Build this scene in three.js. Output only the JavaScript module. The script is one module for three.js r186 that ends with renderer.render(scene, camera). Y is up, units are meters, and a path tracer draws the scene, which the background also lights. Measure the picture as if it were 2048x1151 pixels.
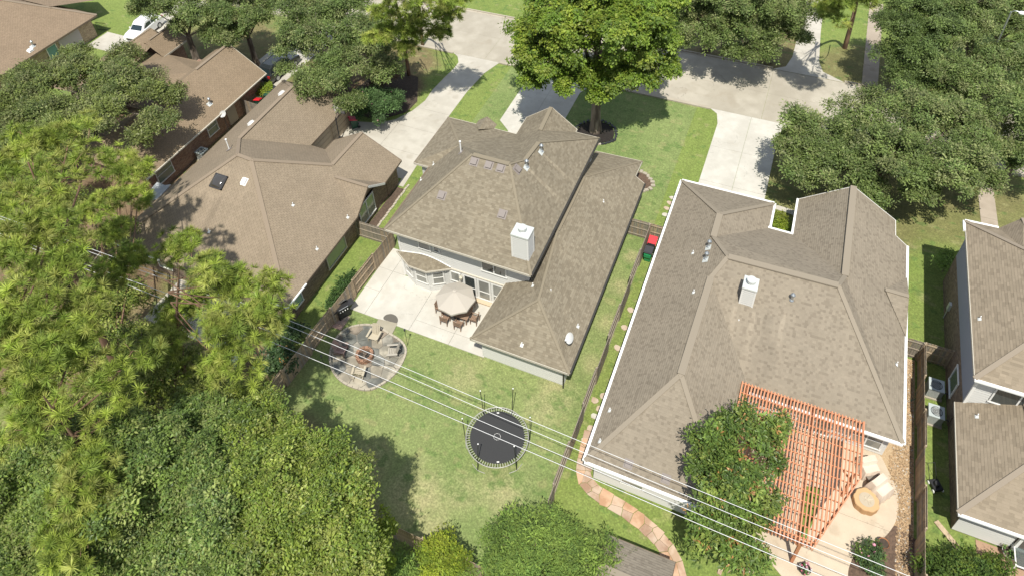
import * as THREE from 'three';
import { mergeGeometries } from 'three/addons/utils/BufferGeometryUtils.js';

// ---------------------------------------------------------------- camera, sky, sun, exposure
const scene = new THREE.Scene();
const renderer = new THREE.WebGLRenderer({ antialias: true });
renderer.toneMapping = THREE.LinearToneMapping;
renderer.toneMappingExposure = 1.4;
renderer.shadowMap.enabled = true;
renderer.setSize(1024, 575);

const CAM = { f: 1482.6, cx: 1005.5, cy: 225.4, h: 43, yaw: -25.36, pitch: 38.81, roll: -3.041 };
const rad = (d) => d * Math.PI / 180;
const FW = new THREE.Vector3(Math.sin(rad(CAM.yaw)) * Math.cos(rad(CAM.pitch)), -Math.sin(rad(CAM.pitch)), -Math.cos(rad(CAM.yaw)) * Math.cos(rad(CAM.pitch)));
const R0 = new THREE.Vector3(Math.cos(rad(CAM.yaw)), 0, Math.sin(rad(CAM.yaw)));
const U0 = new THREE.Vector3().crossVectors(R0, FW);
const RT = R0.clone().multiplyScalar(Math.cos(rad(CAM.roll))).addScaledVector(U0, Math.sin(rad(CAM.roll)));
const UP = R0.clone().multiplyScalar(-Math.sin(rad(CAM.roll))).addScaledVector(U0, Math.cos(rad(CAM.roll)));
const camera = new THREE.PerspectiveCamera(2 * Math.atan(925.6 / CAM.f) * 180 / Math.PI, 2085 / 1851.2, 1, 900);
camera.position.set(0, CAM.h, 0);
camera.up.copy(UP);
camera.lookAt(FW.x, CAM.h + FW.y, FW.z);
camera.setViewOffset(2085, 1851.2, 37, 700.2, 2048, 1151);

const sunDir = new THREE.Vector3(0.16, 1, 0.46).normalize();
{ // a clear, slightly hazy summer sky: pale blue overhead, whiter towards the horizon and round the sun
  const w = 128, h = 64, d = new Float32Array(w * h * 4);
  for (let y = 0; y < h; y++) for (let x = 0; x < w; x++) {
    const th = Math.PI * (y + 0.5) / h - Math.PI / 2, ph = 2 * Math.PI * (x + 0.5) / w - Math.PI, dx = Math.cos(th) * Math.sin(ph), dy = Math.sin(th), dz = Math.cos(th) * Math.cos(ph);
    const e = Math.max(dy, 0), t = Math.pow(1 - e, 3), c = Math.max(0, dx * sunDir.x + dy * sunDir.y + dz * sunDir.z), glow = 0.55 * Math.pow(c, 6) + 1.2 * Math.pow(c, 60);
    const z = [0.36, 0.44, 0.58], ho = [0.66, 0.7, 0.74], i = (y * w + x) * 4;
    for (let k = 0; k < 3; k++) d[i + k] = z[k] + (ho[k] - z[k]) * t + glow * [0.42, 0.4, 0.37][k];
    d[i + 3] = 1;
  }
  const t = new THREE.DataTexture(d, w, h, THREE.RGBAFormat, THREE.FloatType); t.mapping = THREE.EquirectangularReflectionMapping; t.magFilter = t.minFilter = THREE.LinearFilter; t.needsUpdate = true;
  scene.background = t; scene.environment = t;
}
scene.backgroundIntensity = scene.environmentIntensity = 0.74;
const sun = new THREE.DirectionalLight(new THREE.Color(1, 0.96, 0.86), 4.2);
sun.position.copy(sunDir).multiplyScalar(160).add(new THREE.Vector3(-18, 0, -38));
sun.target.position.set(-18, 0, -38);
sun.castShadow = true;
Object.assign(sun.shadow.camera, { left: -75, right: 75, top: 75, bottom: -75, near: 10, far: 320 });
sun.shadow.mapSize.set(4096, 4096);
scene.add(sun, sun.target);

// ---------------------------------------------------------------- pixel to place
const V = (x, y, z) => new THREE.Vector3(x, y, z);
const ray = (px, py) => FW.clone().addScaledVector(RT, (px - CAM.cx) / CAM.f).addScaledVector(UP, -(py - CAM.cy) / CAM.f);
function G(px, py, h = 0) { const d = ray(px, py), t = (h - CAM.h) / d.y; return V(d.x * t, h, d.z * t); }
function atZ(px, py, z) { const d = ray(px, py), t = z / d.z; return V(d.x * t, CAM.h + d.y * t, z); }
function onPlane(px, py, p) { // a point on the plane of three corners
  const n = p[1].clone().sub(p[0]).cross(p[2].clone().sub(p[0])).normalize(), d = ray(px, py), o = V(0, CAM.h, 0);
  const t = n.dot(p[0].clone().sub(o)) / n.dot(d);
  return { p: o.addScaledVector(d, t), n: n.y < 0 ? n.negate() : n };
}
const arr = (a) => V(a[0], a[1], a[2]);

// ---------------------------------------------------------------- random and noise
let seed = 7;
const rnd = () => { seed = (seed + 0x6D2B79F5) | 0; let t = Math.imul(seed ^ (seed >>> 15), 1 | seed); t = (t + Math.imul(t ^ (t >>> 7), 61 | t)) ^ t; return ((t ^ (t >>> 14)) >>> 0) / 4294967296; };
const rr = (a, b) => a + (b - a) * rnd();
const hash = (x, y, s) => { let h = Math.imul(x, 374761393) + Math.imul(y, 668265263) + Math.imul(s, 1274126177); h = Math.imul(h ^ (h >>> 13), 1274126177); return ((h ^ (h >>> 16)) >>> 0) / 4294967296; };
function vnoise(x, y, per, s) {
  const xi = Math.floor(x), yi = Math.floor(y); let fx = x - xi, fy = y - yi; fx = fx * fx * (3 - 2 * fx); fy = fy * fy * (3 - 2 * fy);
  const m = (v) => ((v % per) + per) % per, x0 = m(xi), x1 = m(xi + 1), y0 = m(yi), y1 = m(yi + 1);
  const a = hash(x0, y0, s), b = hash(x1, y0, s), c = hash(x0, y1, s), d = hash(x1, y1, s);
  return a + (b - a) * fx + (c - a) * fy + (a - b - c + d) * fx * fy;
}
function fbm(u, v, per, oct, s) { let r = 0, a = 0.5, n = 0; for (let i = 0; i < oct; i++) { r += a * vnoise(u * per, v * per, per, s + i); n += a; a *= 0.5; per *= 2; } return r / n; }
const clamp = (v, a = 0, b = 1) => Math.min(b, Math.max(a, v));
const sstep = (a, b, x) => { const t = clamp((x - a) / (b - a)); return t * t * (3 - 2 * t); };
const toS = (v) => Math.round(255 * clamp(v <= 0.0031308 ? v * 12.92 : 1.055 * Math.pow(v, 1 / 2.4) - 0.055));
function tex(w, h, fn, opt = {}) { // fn(u, v, x, y) -> linear [r, g, b]
  const d = new Uint8Array(w * h * 4);
  for (let y = 0, i = 0; y < h; y++) for (let x = 0; x < w; x++, i += 4) {
    const c = fn((x + 0.5) / w, (y + 0.5) / h, x, y);
    if (opt.data) { d[i] = d[i + 1] = d[i + 2] = Math.round(255 * clamp(c)); } else { d[i] = toS(c[0]); d[i + 1] = toS(c[1]); d[i + 2] = toS(c[2]); }
    d[i + 3] = 255;
  }
  const t = new THREE.DataTexture(d, w, h); t.wrapS = t.wrapT = THREE.RepeatWrapping; t.magFilter = THREE.LinearFilter; t.minFilter = THREE.LinearFilter;
  if (!opt.data) t.colorSpace = THREE.SRGBColorSpace;
  if (opt.repeat) t.repeat.set(opt.repeat, opt.repeat);
  t.needsUpdate = true; return t;
}
const mix3 = (a, b, t) => [a[0] + (b[0] - a[0]) * t, a[1] + (b[1] - a[1]) * t, a[2] + (b[2] - a[2]) * t];
const sc3 = (a, k) => [a[0] * k, a[1] * k, a[2] * k];
const col = (r, g, b) => new THREE.Color().setRGB(r, g, b);
const std = (c, rough = 0.85, o = {}) => new THREE.MeshStandardMaterial({ color: col(...c), roughness: rough, side: THREE.DoubleSide, ...o });

// ---------------------------------------------------------------- textures (uv in metres, repeat = 1 / tile)
function shingleTex(size, tileM, course, wMin, wMax, tones, opt = {}) {
  const rows = Math.round(tileM / course), rowsTabs = [];
  for (let r = 0; r < rows; r++) { const tabs = []; let x = 0; while (x < tileM - wMin * 0.6) { const w = wMin + (wMax - wMin) * hash(r, tabs.length, 31); tabs.push([x, Math.min(tileM, x + w), hash(r, tabs.length, 77), hash(r, tabs.length, 5)]); x += w; } tabs[tabs.length - 1][1] = tileM; tabs.off = opt.off ? (r % 2) * opt.off + (hash(r, 3, 9) - 0.5) * 0.02 : hash(r, 1, 2) * tileM; rowsTabs.push(tabs); }
  const at = (u, v) => { const r = Math.min(rows - 1, Math.floor(v * rows)), tabs = rowsTabs[r]; let x = (u * tileM + tabs.off + tileM) % tileM, i = Math.min(tabs.length - 1, Math.floor(x / tileM * tabs.length)); while (i > 0 && x < tabs[i][0]) i--; while (i < tabs.length - 1 && x >= tabs[i][1]) i++; return [tabs[i], v * rows - r, x]; };
  const paint = (u, v) => {
    const [t, f, x] = at(u, v), blot = fbm(u, v, 4, 4, 3), grain = hash(Math.floor(u * size), Math.floor(v * size), 8);
    let c = tones[Math.min(tones.length - 1, Math.floor(t[2] * tones.length))];
    c = sc3(c, 1 + (opt.tone ?? 0.24) * (t[3] - 0.5));
    c = sc3(c, (1 + (opt.blot ?? 0.34) * (blot - 0.48)) * (0.9 + 0.2 * grain));
    if (opt.slot && (x - t[0] < opt.slot)) c = sc3(c, 0.62);
    return c;
  }, map = tex(size, size, paint, { repeat: 1 / tileM });
  const bump = tex(512, 512, (u, v) => { const [t, f] = at(u, v); return 0.2 + 0.5 * (1 - f) + 0.3 * t[3]; }, { data: true, repeat: 1 / tileM });
  const set = { map, bumpMap: bump, bumpScale: 0.02 }; Object.defineProperty(set, 'paint', { value: (a, b) => paint(((a / tileM) % 1 + 1) % 1, ((b / tileM) % 1 + 1) % 1), enumerable: false }); return set;
}
const shC = shingleTex(1024, 6, 0.145, 0.12, 0.3, [[0.198, 0.166, 0.118], [0.22, 0.187, 0.135], [0.236, 0.202, 0.147], [0.185, 0.155, 0.11]], { blot: 0.2, tone: 0.14 });
const shRR = shingleTex(1024, 6, 0.15, 0.22, 0.36, [[0.222, 0.18, 0.132], [0.235, 0.19, 0.14], [0.215, 0.174, 0.127], [0.19, 0.153, 0.111]], { off: 0.12, blot: 0.2, tone: 0.1 });
const shR = shingleTex(1024, 6, 0.15, 0.14, 0.2, [[0.225, 0.19, 0.146], [0.218, 0.184, 0.141], [0.231, 0.195, 0.15], [0.186, 0.155, 0.118], [0.223, 0.188, 0.144]], { off: 0.08, blot: 0.16, tone: 0.12 });
const shL = shingleTex(1024, 6, 0.15, 0.29, 0.32, [[0.205, 0.165, 0.12], [0.214, 0.172, 0.126], [0.198, 0.159, 0.115], [0.208, 0.168, 0.122]], { off: 0.15, slot: 0.03, blot: 0.16, tone: 0.1 });
const roofC = std([0.95, 0.95, 0.95], 0.95, shC), roofR = std([1.04, 1.04, 1.03], 0.95, shR), roofL = std([1.12, 1.1, 1.07], 0.95, shL);
const roofLL = std([1.1, 1.02, 0.93], 0.95, shL), roofTL = std([1.1, 1.0, 0.92], 0.95, shL), roofRR = std([1.08, 1.08, 1.06], 0.95, shRR), roofShed = std([1.0, 1.02, 1.05], 0.95, shR);
const capC = std([0.215, 0.182, 0.13], 0.95), capR = std([0.25, 0.212, 0.163], 0.95), capL = std([0.235, 0.185, 0.135], 0.95);

// one roof slope with the streaks that rain has washed into it: corners, tint, [x, y, z, length, width, strength]
function stainedSlope(parent, corners, set, tint, streaks, patches = []) {
  const pts = corners.map((p) => V(...p)), n = V(); for (let i = 0; i < pts.length; i++) { const a = pts[i], b = pts[(i + 1) % pts.length]; n.x += (a.y - b.y) * (a.z + b.z); n.y += (a.z - b.z) * (a.x + b.x); n.z += (a.x - b.x) * (a.y + b.y); } n.normalize(); if (n.y < 0) n.negate();
  const u = V().crossVectors(V(0, 1, 0), n).normalize(), v = V().crossVectors(n, u), U = pts.map((p) => p.dot(u)), W2 = pts.map((p) => p.dot(v)), u0 = Math.min(...U), u1 = Math.max(...U), v0 = Math.min(...W2), v1 = Math.max(...W2), S = streaks.map(([x, y, z, l, w, k]) => [V(x, y, z).dot(u), V(x, y, z).dot(v), l, w, k]), Q = patches.map(([x, y, z, w, h, k]) => [V(x, y, z).dot(u), V(x, y, z).dot(v), w, h, k]);
  const map = tex(1024, 1024, (a, b) => {
    const X = u0 + (u1 - u0) * a, Y = v0 + (v1 - v0) * b; let c = set.paint(X, Y), k = 1;
    for (const [su, sv, l, w, s] of S) { const d = (sv - Y) / l; if (d < 0 || d > 1.1) continue; const ww = w * (0.7 + 0.7 * d), q = Math.abs(X - su + 0.18 * (fbm(0.31, b, 9, 2, 5 + Math.round(su * 7)) - 0.5)) / ww + 0.45 * (fbm(a * 3 % 1, b * 0.6, 30, 2, 9) - 0.5); k += (s - 1) * sstep(1, 0.35, q) * (1 - 0.8 * d) * sstep(0, 0.04, d); }
    for (const [su, sv, w, h, s] of Q) if (Math.abs(X - su) < w / 2 + 0.12 * (hash(Math.floor(Y / 0.15), 3, 1) - 0.5) && Math.abs(Y - sv) < h / 2) k *= s;
    return sc3(c, k);
  }); map.wrapS = map.wrapT = THREE.ClampToEdgeWrapping;
  const g = poly3(pts), uv = g.attributes.uv, bm = set.bumpMap; for (let i = 0; i < uv.count; i++) uv.setXY(i, (uv.getX(i) - u0) / (u1 - u0), (uv.getY(i) - v0) / (v1 - v0));
  return part(parent, 'roof_slope', g, std(tint, 0.95, { map }));
}
const plain = (size, tile, a, b, per, oct, s, grain = 0.12) => tex(size, size, (u, v, x, y) => sc3(mix3(a, b, sstep(0.3, 0.7, fbm(u, v, per, oct, s))), 1 - grain / 2 + grain * hash(x, y, s)), { repeat: 1 / tile });
const slabTex = (size, tile, a, b, s, stain) => { // mottled concrete: damp blotches, rust-brown spots, tyre-dark bands, hairline cracks
  const cracks = []; for (let i = 0; i < 7; i++) { let x = hash(i, 1, s), y = hash(i, 2, s), d = hash(i, 3, s) * 6.283; for (let k = 0; k < 60; k++) { cracks.push([x, y]); d += (hash(i, k + 9, s) - 0.5) * 0.9; x = (x + Math.cos(d) * 0.006 + 1) % 1; y = (y + Math.sin(d) * 0.006 + 1) % 1; } }
  const grid = new Map(); for (const [x, y] of cracks) { const k = Math.floor(x * 128) + ':' + Math.floor(y * 128); grid.set(k, 1); }
  return tex(size, size, (u, v, x, y) => {
    const n = fbm(u, v, 4, 5, s), m = fbm(u, v, 17, 4, s + 3), f = fbm(u, v, 60, 2, s + 5);
    let c = mix3(a, b, sstep(0.25, 0.75, 0.55 * n + 0.45 * m)); c = mix3(c, [0.24, 0.2, 0.145], stain * sstep(0.56, 0.74, fbm(u, v, 7, 4, s + 8)) * sstep(0.35, 0.7, m)); if (hash(x >> 1, y >> 1, s) > 0.9985) c = sc3(c, 0.6);
    if (grid.has(Math.floor(u * 128) + ':' + Math.floor(v * 128)) && f > 0.5) c = sc3(c, 0.84);
    return sc3(c, 0.93 + 0.14 * hash(x, y, s + 1));
  }, { repeat: 1 / tile });
};
const concMap = slabTex(1024, 9, [0.395, 0.366, 0.314], [0.475, 0.445, 0.388], 11, 0.33), patioMap = slabTex(1024, 8, [0.45, 0.427, 0.38], [0.545, 0.522, 0.47], 19, 0.22), roadMap = slabTex(1024, 15, [0.325, 0.292, 0.236], [0.425, 0.388, 0.322], 12, 0.4);
const conc = std([1, 1, 1], 0.9, { map: concMap }), patioM = std([1, 1, 1], 0.9, { map: patioMap }), roadM = std([1, 1, 1], 0.92, { map: roadMap });
const pinkConc = std([1.12, 1.0, 0.87], 0.9, { map: concMap }), kerbM = std([0.86, 0.82, 0.76], 0.9, { map: concMap }), walkM = std([0.8, 0.72, 0.66], 0.9, { map: concMap });
function brickTex(tones, mortar) {
  const bw = 0.203, bh = 0.0667, T = 3.25, cols = 16, rows = 49;
  return tex(1024, 1024, (u, v, x, y) => {
    const r = Math.floor(v * rows), fy = v * rows - r, uu = u * cols + (r % 2) * 0.5, c = Math.floor(uu), fx = uu - c;
    if (fy > 0.85 || fx > 0.95) return mortar;
    return sc3(tones[Math.floor(hash(c % cols, r, 4) * tones.length)], 0.8 + 0.4 * hash(c % cols, r, 6) * (0.85 + 0.3 * hash(x, y, 2)));
  }, { repeat: 1 / T });
}
const brickBrown = std([1, 1, 1], 0.92, { map: brickTex([[0.17, 0.115, 0.08], [0.21, 0.15, 0.105], [0.13, 0.09, 0.065], [0.24, 0.18, 0.13]], [0.24, 0.21, 0.175]) });
const brickRed = std([1, 1, 1], 0.92, { map: brickTex([[0.26, 0.14, 0.095], [0.31, 0.18, 0.12], [0.21, 0.115, 0.08], [0.33, 0.215, 0.15]], [0.33, 0.285, 0.235]) });
const brickTan = std([1, 1, 1], 0.92, { map: brickTex([[0.33, 0.24, 0.155], [0.38, 0.285, 0.185], [0.28, 0.2, 0.13], [0.42, 0.32, 0.21]], [0.4, 0.35, 0.28]) });
const woodTex = (a, b, s) => tex(256, 512, (u, v, x, y) => sc3(mix3(a, b, sstep(0.25, 0.75, 0.6 * fbm(u, v * 0.25, 16, 3, s) + 0.4 * fbm(u, v, 4, 3, s + 9))), 0.9 + 0.2 * hash(x, y, s)), { repeat: 0.7 });
const woodA = woodTex([0.25, 0.195, 0.135], [0.4, 0.325, 0.235], 41), woodB = woodTex([0.19, 0.165, 0.135], [0.31, 0.27, 0.215], 51);
const picketM = [std([1.1, 1.08, 1.05], 0.95, { map: woodA }), std([1.25, 1.2, 1.12], 0.95, { map: woodA }), std([0.86, 0.86, 0.86], 0.95, { map: woodA }), std([1.08, 1.08, 1.08], 0.95, { map: woodB })];
const greyPicketM = [std([1, 1, 1], 0.95, { map: woodB }), std([1.15, 1.12, 1.08], 0.95, { map: woodB }), std([0.85, 0.85, 0.86], 0.95, { map: woodB }), std([0.92, 0.9, 0.88], 0.95, { map: woodA })];
const railM = std([1.15, 1.13, 1.1], 0.95, { map: woodB }), railBrownM = std([1.0, 0.98, 0.95], 0.95, { map: woodA });
const gravelMap = tex(1024, 1024, (u, v, x, y) => { const n = hash(x >> 2, y >> 2, 5), m = hash(x >> 1, y >> 1, 9); return sc3(mix3([0.33, 0.22, 0.115], [0.5, 0.385, 0.25], n), 0.75 + 0.5 * m); }, { repeat: 1 / 5 });
const mulchMap = tex(512, 512, (u, v, x, y) => sc3(mix3([0.035, 0.026, 0.02], [0.085, 0.062, 0.045], fbm(u, v, 40, 2, 4)), 0.6 + 0.8 * hash(x, y, 3)), { repeat: 1 / 3 });
const gravelM = std([1, 1, 1], 0.95, { map: gravelMap }), mulchM = std([1, 1, 1], 0.98, { map: mulchMap }), blackMulchM = std([0.3, 0.32, 0.36], 0.98, { map: mulchMap }), brownMulchM = std([1.9, 1.7, 1.6], 0.98, { map: mulchMap });
const barkTex = tex(256, 512, (u, v, x, y) => sc3(mix3([0.075, 0.055, 0.042], [0.2, 0.16, 0.125], sstep(0.25, 0.8, fbm(u, v * 0.4, 14, 3, 21))), 0.8 + 0.4 * hash(x, y, 2)), { repeat: 0.8 });
const barkM = std([1, 1, 1], 0.95, { map: barkTex }), barkGreyM = std([1.25, 1.3, 1.32], 0.95, { map: barkTex }), barkPineM = std([1.35, 1.05, 0.85], 0.95, { map: barkTex });
const flagMap = plain(512, 2.5, [0.4, 0.245, 0.155], [0.53, 0.37, 0.26], 5, 5, 61, 0.16), slateMap = plain(512, 2.2, [0.2, 0.19, 0.165], [0.37, 0.345, 0.295], 4, 5, 63, 0.16);
const whiteM = std([0.72, 0.71, 0.68], 0.6), whiteSidingM = std([0.58, 0.575, 0.55], 0.7), gutterM = std([0.83, 0.83, 0.82], 0.45), darkGutterM = std([0.035, 0.033, 0.03], 0.6), tanTrimM = std([0.5, 0.46, 0.385], 0.75), brownTrimM = std([0.16, 0.12, 0.085], 0.8), tanWallM = std([0.36, 0.295, 0.21], 0.85), blueSidingM = std([0.27, 0.29, 0.34], 0.75), galvM = std([0.45, 0.47, 0.48], 0.35, { metalness: 0.75 }), paleMetalM = std([0.6, 0.62, 0.6], 0.5, { metalness: 0.25 }), blackM = std([0.02, 0.02, 0.022], 0.55), darkMetalM = std([0.05, 0.05, 0.055], 0.45, { metalness: 0.4 }), whitePlasticM = std([0.78, 0.78, 0.77], 0.45), ventM = std([0.23, 0.2, 0.185], 0.8);
const glassM = new THREE.MeshPhysicalMaterial({ color: col(0.045, 0.055, 0.055), roughness: 0.06, clearcoat: 1, clearcoatRoughness: 0.03, side: THREE.DoubleSide });
const glassGreyM = new THREE.MeshPhysicalMaterial({ color: col(0.23, 0.23, 0.21), roughness: 0.2, clearcoat: 0.7, clearcoatRoughness: 0.05, side: THREE.DoubleSide });
const glassGreenM = new THREE.MeshPhysicalMaterial({ color: col(0.16, 0.21, 0.17), roughness: 0.15, clearcoat: 1, clearcoatRoughness: 0.05, side: THREE.DoubleSide });
const glassBlueM = new THREE.MeshPhysicalMaterial({ color: col(0.1, 0.24, 0.27), roughness: 0.12, clearcoat: 1, clearcoatRoughness: 0.05, side: THREE.DoubleSide });

// ---------------------------------------------------------------- objects
const taken = new Map();
function numbered(name) { const n = taken.get(name) || 0; taken.set(name, n + 1); return n ? name + '_' + String(n).padStart(3, '0') : name; }
function prep(o) { o.traverse?.((m) => { if (m.isMesh) { m.castShadow = true; m.receiveShadow = true; } }); return o; }
function tag(o, label, category, group) { o.userData.label = label; o.userData.category = category; if (group) o.userData.group = group; return o; }
function thing(name, label, category, pos = [0, 0, 0], turn = 0, group) {
  const o = new THREE.Group(); o.name = numbered(name); o.position.set(...pos); o.rotation.y = turn; tag(o, label, category, group); scene.add(o); return o;
}
function norm(g) { // plain, unindexed, position + normal + uv
  if (g.index) g = g.toNonIndexed();
  for (const k of Object.keys(g.attributes)) if (!['position', 'normal', 'uv'].includes(k)) g.deleteAttribute(k);
  if (!g.attributes.normal) g.computeVertexNormals();
  if (!g.attributes.uv) g.setAttribute('uv', new THREE.BufferAttribute(new Float32Array(g.attributes.position.count * 2), 2));
  return g;
}
const M = (...l) => { l = l.flat().filter(Boolean).map(norm); return l.length === 1 ? l[0] : mergeGeometries(l); };
function part(parent, name, geo, mat, label) { const m = new THREE.Mesh(geo, mat); m.name = name; m.castShadow = m.receiveShadow = true; if (label) m.userData.label = label; parent.add(m); return m; }
function solo(name, label, category, geo, mat, group) { const m = part(scene, numbered(name), geo, mat); return tag(m, label, category, group); }
function struct(name, geo, mat, parent) { const m = part(parent || scene, parent ? name : numbered(name), geo, mat); if (!parent) m.userData.kind = 'structure'; return m; }
function structGroup(name) { const o = new THREE.Group(); o.name = numbered(name); o.userData.kind = 'structure'; scene.add(o); return o; }
function copy(o, label, pos, turn) { const c = o.clone(); c.name = numbered(o.name.replace(/_\d\d\d$/, '')); c.userData = { ...o.userData }; if (label) c.userData.label = label; c.position.set(...pos); if (turn !== undefined) c.rotation.y = turn; scene.add(c); return c; }

function uvm(g) { // uv in metres by the way each face points
  g = norm(g); const p = g.attributes.position, uv = g.attributes.uv;
  for (let i = 0; i < p.count; i += 3) {
    const a = V().fromBufferAttribute(p, i), b = V().fromBufferAttribute(p, i + 1), c = V().fromBufferAttribute(p, i + 2);
    const n = b.clone().sub(a).cross(c.clone().sub(a)), ax = Math.abs(n.x), ay = Math.abs(n.y), az = Math.abs(n.z);
    [a, b, c].forEach((q, k) => ay >= ax && ay >= az ? uv.setXY(i + k, q.x, q.z) : ax >= az ? uv.setXY(i + k, q.z, q.y) : uv.setXY(i + k, q.x, q.y));
  }
  return g;
}
const box = (w, h, d, x = 0, y = 0, z = 0, ry = 0) => { const g = new THREE.BoxGeometry(w, h, d); if (ry) g.rotateY(ry); return g.translate(x, y, z); };
const boxAt = (x0, x1, y0, y1, z0, z1) => uvm(new THREE.BoxGeometry(Math.abs(x1 - x0), y1 - y0, Math.abs(z1 - z0)).translate((x0 + x1) / 2, (y0 + y1) / 2, (z0 + z1) / 2));
const cyl = (r0, r1, h, x = 0, y = 0, z = 0, n = 12) => new THREE.CylinderGeometry(r1, r0, h, n).translate(x, y, z);
function bar(a, b, w, h, up = V(0, 1, 0)) { // square bar from a to b
  const d = b.clone().sub(a), L = d.length(); d.normalize(); let x = V().crossVectors(up, d); if (x.lengthSq() < 1e-6) x.set(1, 0, 0); x.normalize(); const y = V().crossVectors(d, x);
  return new THREE.BoxGeometry(w, h, L).applyMatrix4(new THREE.Matrix4().makeBasis(x, y, d).setPosition(a.clone().add(b).multiplyScalar(0.5)));
}
function rod(a, b, r0, r1 = r0, n = 6) { const d = b.clone().sub(a), L = d.length(); return new THREE.CylinderGeometry(r1, r0, L, n).applyQuaternion(new THREE.Quaternion().setFromUnitVectors(V(0, 1, 0), d.normalize())).translate((a.x + b.x) / 2, (a.y + b.y) / 2, (a.z + b.z) / 2); }
function tube(pts, r, seg = 24, n = 6) { return new THREE.TubeGeometry(new THREE.CatmullRomCurve3(pts), seg, r, n, false); }
function poly3(pts) { // flat or nearly flat polygon in space, uv in metres along and up the slope
  const n = V(); for (let i = 0; i < pts.length; i++) { const a = pts[i], b = pts[(i + 1) % pts.length]; n.x += (a.y - b.y) * (a.z + b.z); n.y += (a.z - b.z) * (a.x + b.x); n.z += (a.x - b.x) * (a.y + b.y); }
  n.normalize(); if (n.y < 0 || (Math.abs(n.y) < 1e-6 && n.z < 0)) { pts = pts.slice().reverse(); n.negate(); }
  let u = V().crossVectors(V(0, 1, 0), n); if (u.lengthSq() < 1e-4) u.set(1, 0, 0); u.normalize(); const v = V().crossVectors(n, u);
  const p2 = pts.map((p) => new THREE.Vector2(p.dot(u), p.dot(v))), tri = THREE.ShapeUtils.triangulateShape(p2, []), pos = [], nor = [], uv = [];
  for (const t of tri) {
    let [i, j, k] = t; const A = pts[i], B = pts[j], C = pts[k], f = B.clone().sub(A).cross(C.clone().sub(A)).normalize(); if (f.dot(n) < 0) { [j, k] = [k, j]; f.negate(); }
    for (const q of [i, j, k]) { pos.push(pts[q].x, pts[q].y, pts[q].z); nor.push(f.x, f.y, f.z); uv.push(p2[q].x, p2[q].y); }
  }
  const g = new THREE.BufferGeometry(); g.setAttribute('position', new THREE.Float32BufferAttribute(pos, 3)); g.setAttribute('normal', new THREE.Float32BufferAttribute(nor, 3)); g.setAttribute('uv', new THREE.Float32BufferAttribute(uv, 2)); return g;
}
const facet = (l) => poly3(l.map((p) => Array.isArray(p) ? arr(p) : p));
function prism(poly, y0, y1) { // poly: [x, z] ring; a slab with a top and sides
  const p2 = poly.map((p) => new THREE.Vector2(p[0], p[1])); if (THREE.ShapeUtils.isClockWise(p2)) p2.reverse();
  const tri = THREE.ShapeUtils.triangulateShape(p2, []), pos = [], uv = [];
  const put = (x, y, z, a, b) => { pos.push(x, y, z); uv.push(a, b); };
  for (const t of tri) { const [i, j, k] = t, cr = (p2[j].x - p2[i].x) * (p2[k].y - p2[i].y) - (p2[j].y - p2[i].y) * (p2[k].x - p2[i].x); for (const q of cr > 0 ? [i, k, j] : [i, j, k]) put(p2[q].x, y1, p2[q].y, p2[q].x, p2[q].y); }
  for (let i = 0; i < p2.length; i++) { const a = p2[i], b = p2[(i + 1) % p2.length], L = a.distanceTo(b); for (const [p, y, s] of [[a, y0, 0], [a, y1, 0], [b, y1, L], [a, y0, 0], [b, y1, L], [b, y0, L]]) put(p.x, y, p.y, s, y); }
  const g = new THREE.BufferGeometry(); g.setAttribute('position', new THREE.Float32BufferAttribute(pos, 3)); g.setAttribute('uv', new THREE.Float32BufferAttribute(uv, 2)); g.computeVertexNormals(); return g;
}
function clip(poly, a, b, c) { // keep a*x + b*z <= c
  const out = []; for (let i = 0; i < poly.length; i++) { const p = poly[i], q = poly[(i + 1) % poly.length], dp = a * p[0] + b * p[1] - c, dq = a * q[0] + b * q[1] - c; if (dp <= 0) out.push(p); if (dp * dq < 0) { const t = dp / (dp - dq); out.push([p[0] + (q[0] - p[0]) * t, p[1] + (q[1] - p[1]) * t]); } }
  return out;
}
const areaOf = (p) => Math.abs(p.reduce((s, a, i) => { const b = p[(i + 1) % p.length]; return s + a[0] * b[1] - b[0] * a[1]; }, 0)) / 2;
function slabs(parent, poly, xs, zs, gap, y0, y1, mat, name = 'slab') { // cut a concrete area into slabs at its joints
  const so = (a, b) => a - b, X = [-1e3, ...xs.slice().sort(so), 1e3], Z = [-1e3, ...zs.slice().sort(so), 1e3];
  for (let i = 0; i < X.length - 1; i++) for (let j = 0; j < Z.length - 1; j++) { let p = clip(poly, -1, 0, -(X[i] + gap)); p = clip(p, 1, 0, X[i + 1] - gap); p = clip(p, 0, -1, -(Z[j] + gap)); p = clip(p, 0, 1, Z[j + 1] - gap); if (p.length > 2 && areaOf(p) > 0.02) part(parent, name, prism(p, y0, y1), mat); }
}
const Gxz = (l) => l.map(([x, y]) => { const p = G(x, y); return [p.x, p.z]; });
function smoothRing(pts, n) { const c = new THREE.CatmullRomCurve3(pts.map((p) => V(p[0], 0, p[1])), true); return c.getPoints(n).slice(0, -1).map((p) => [p.x, p.z]); }

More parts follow.
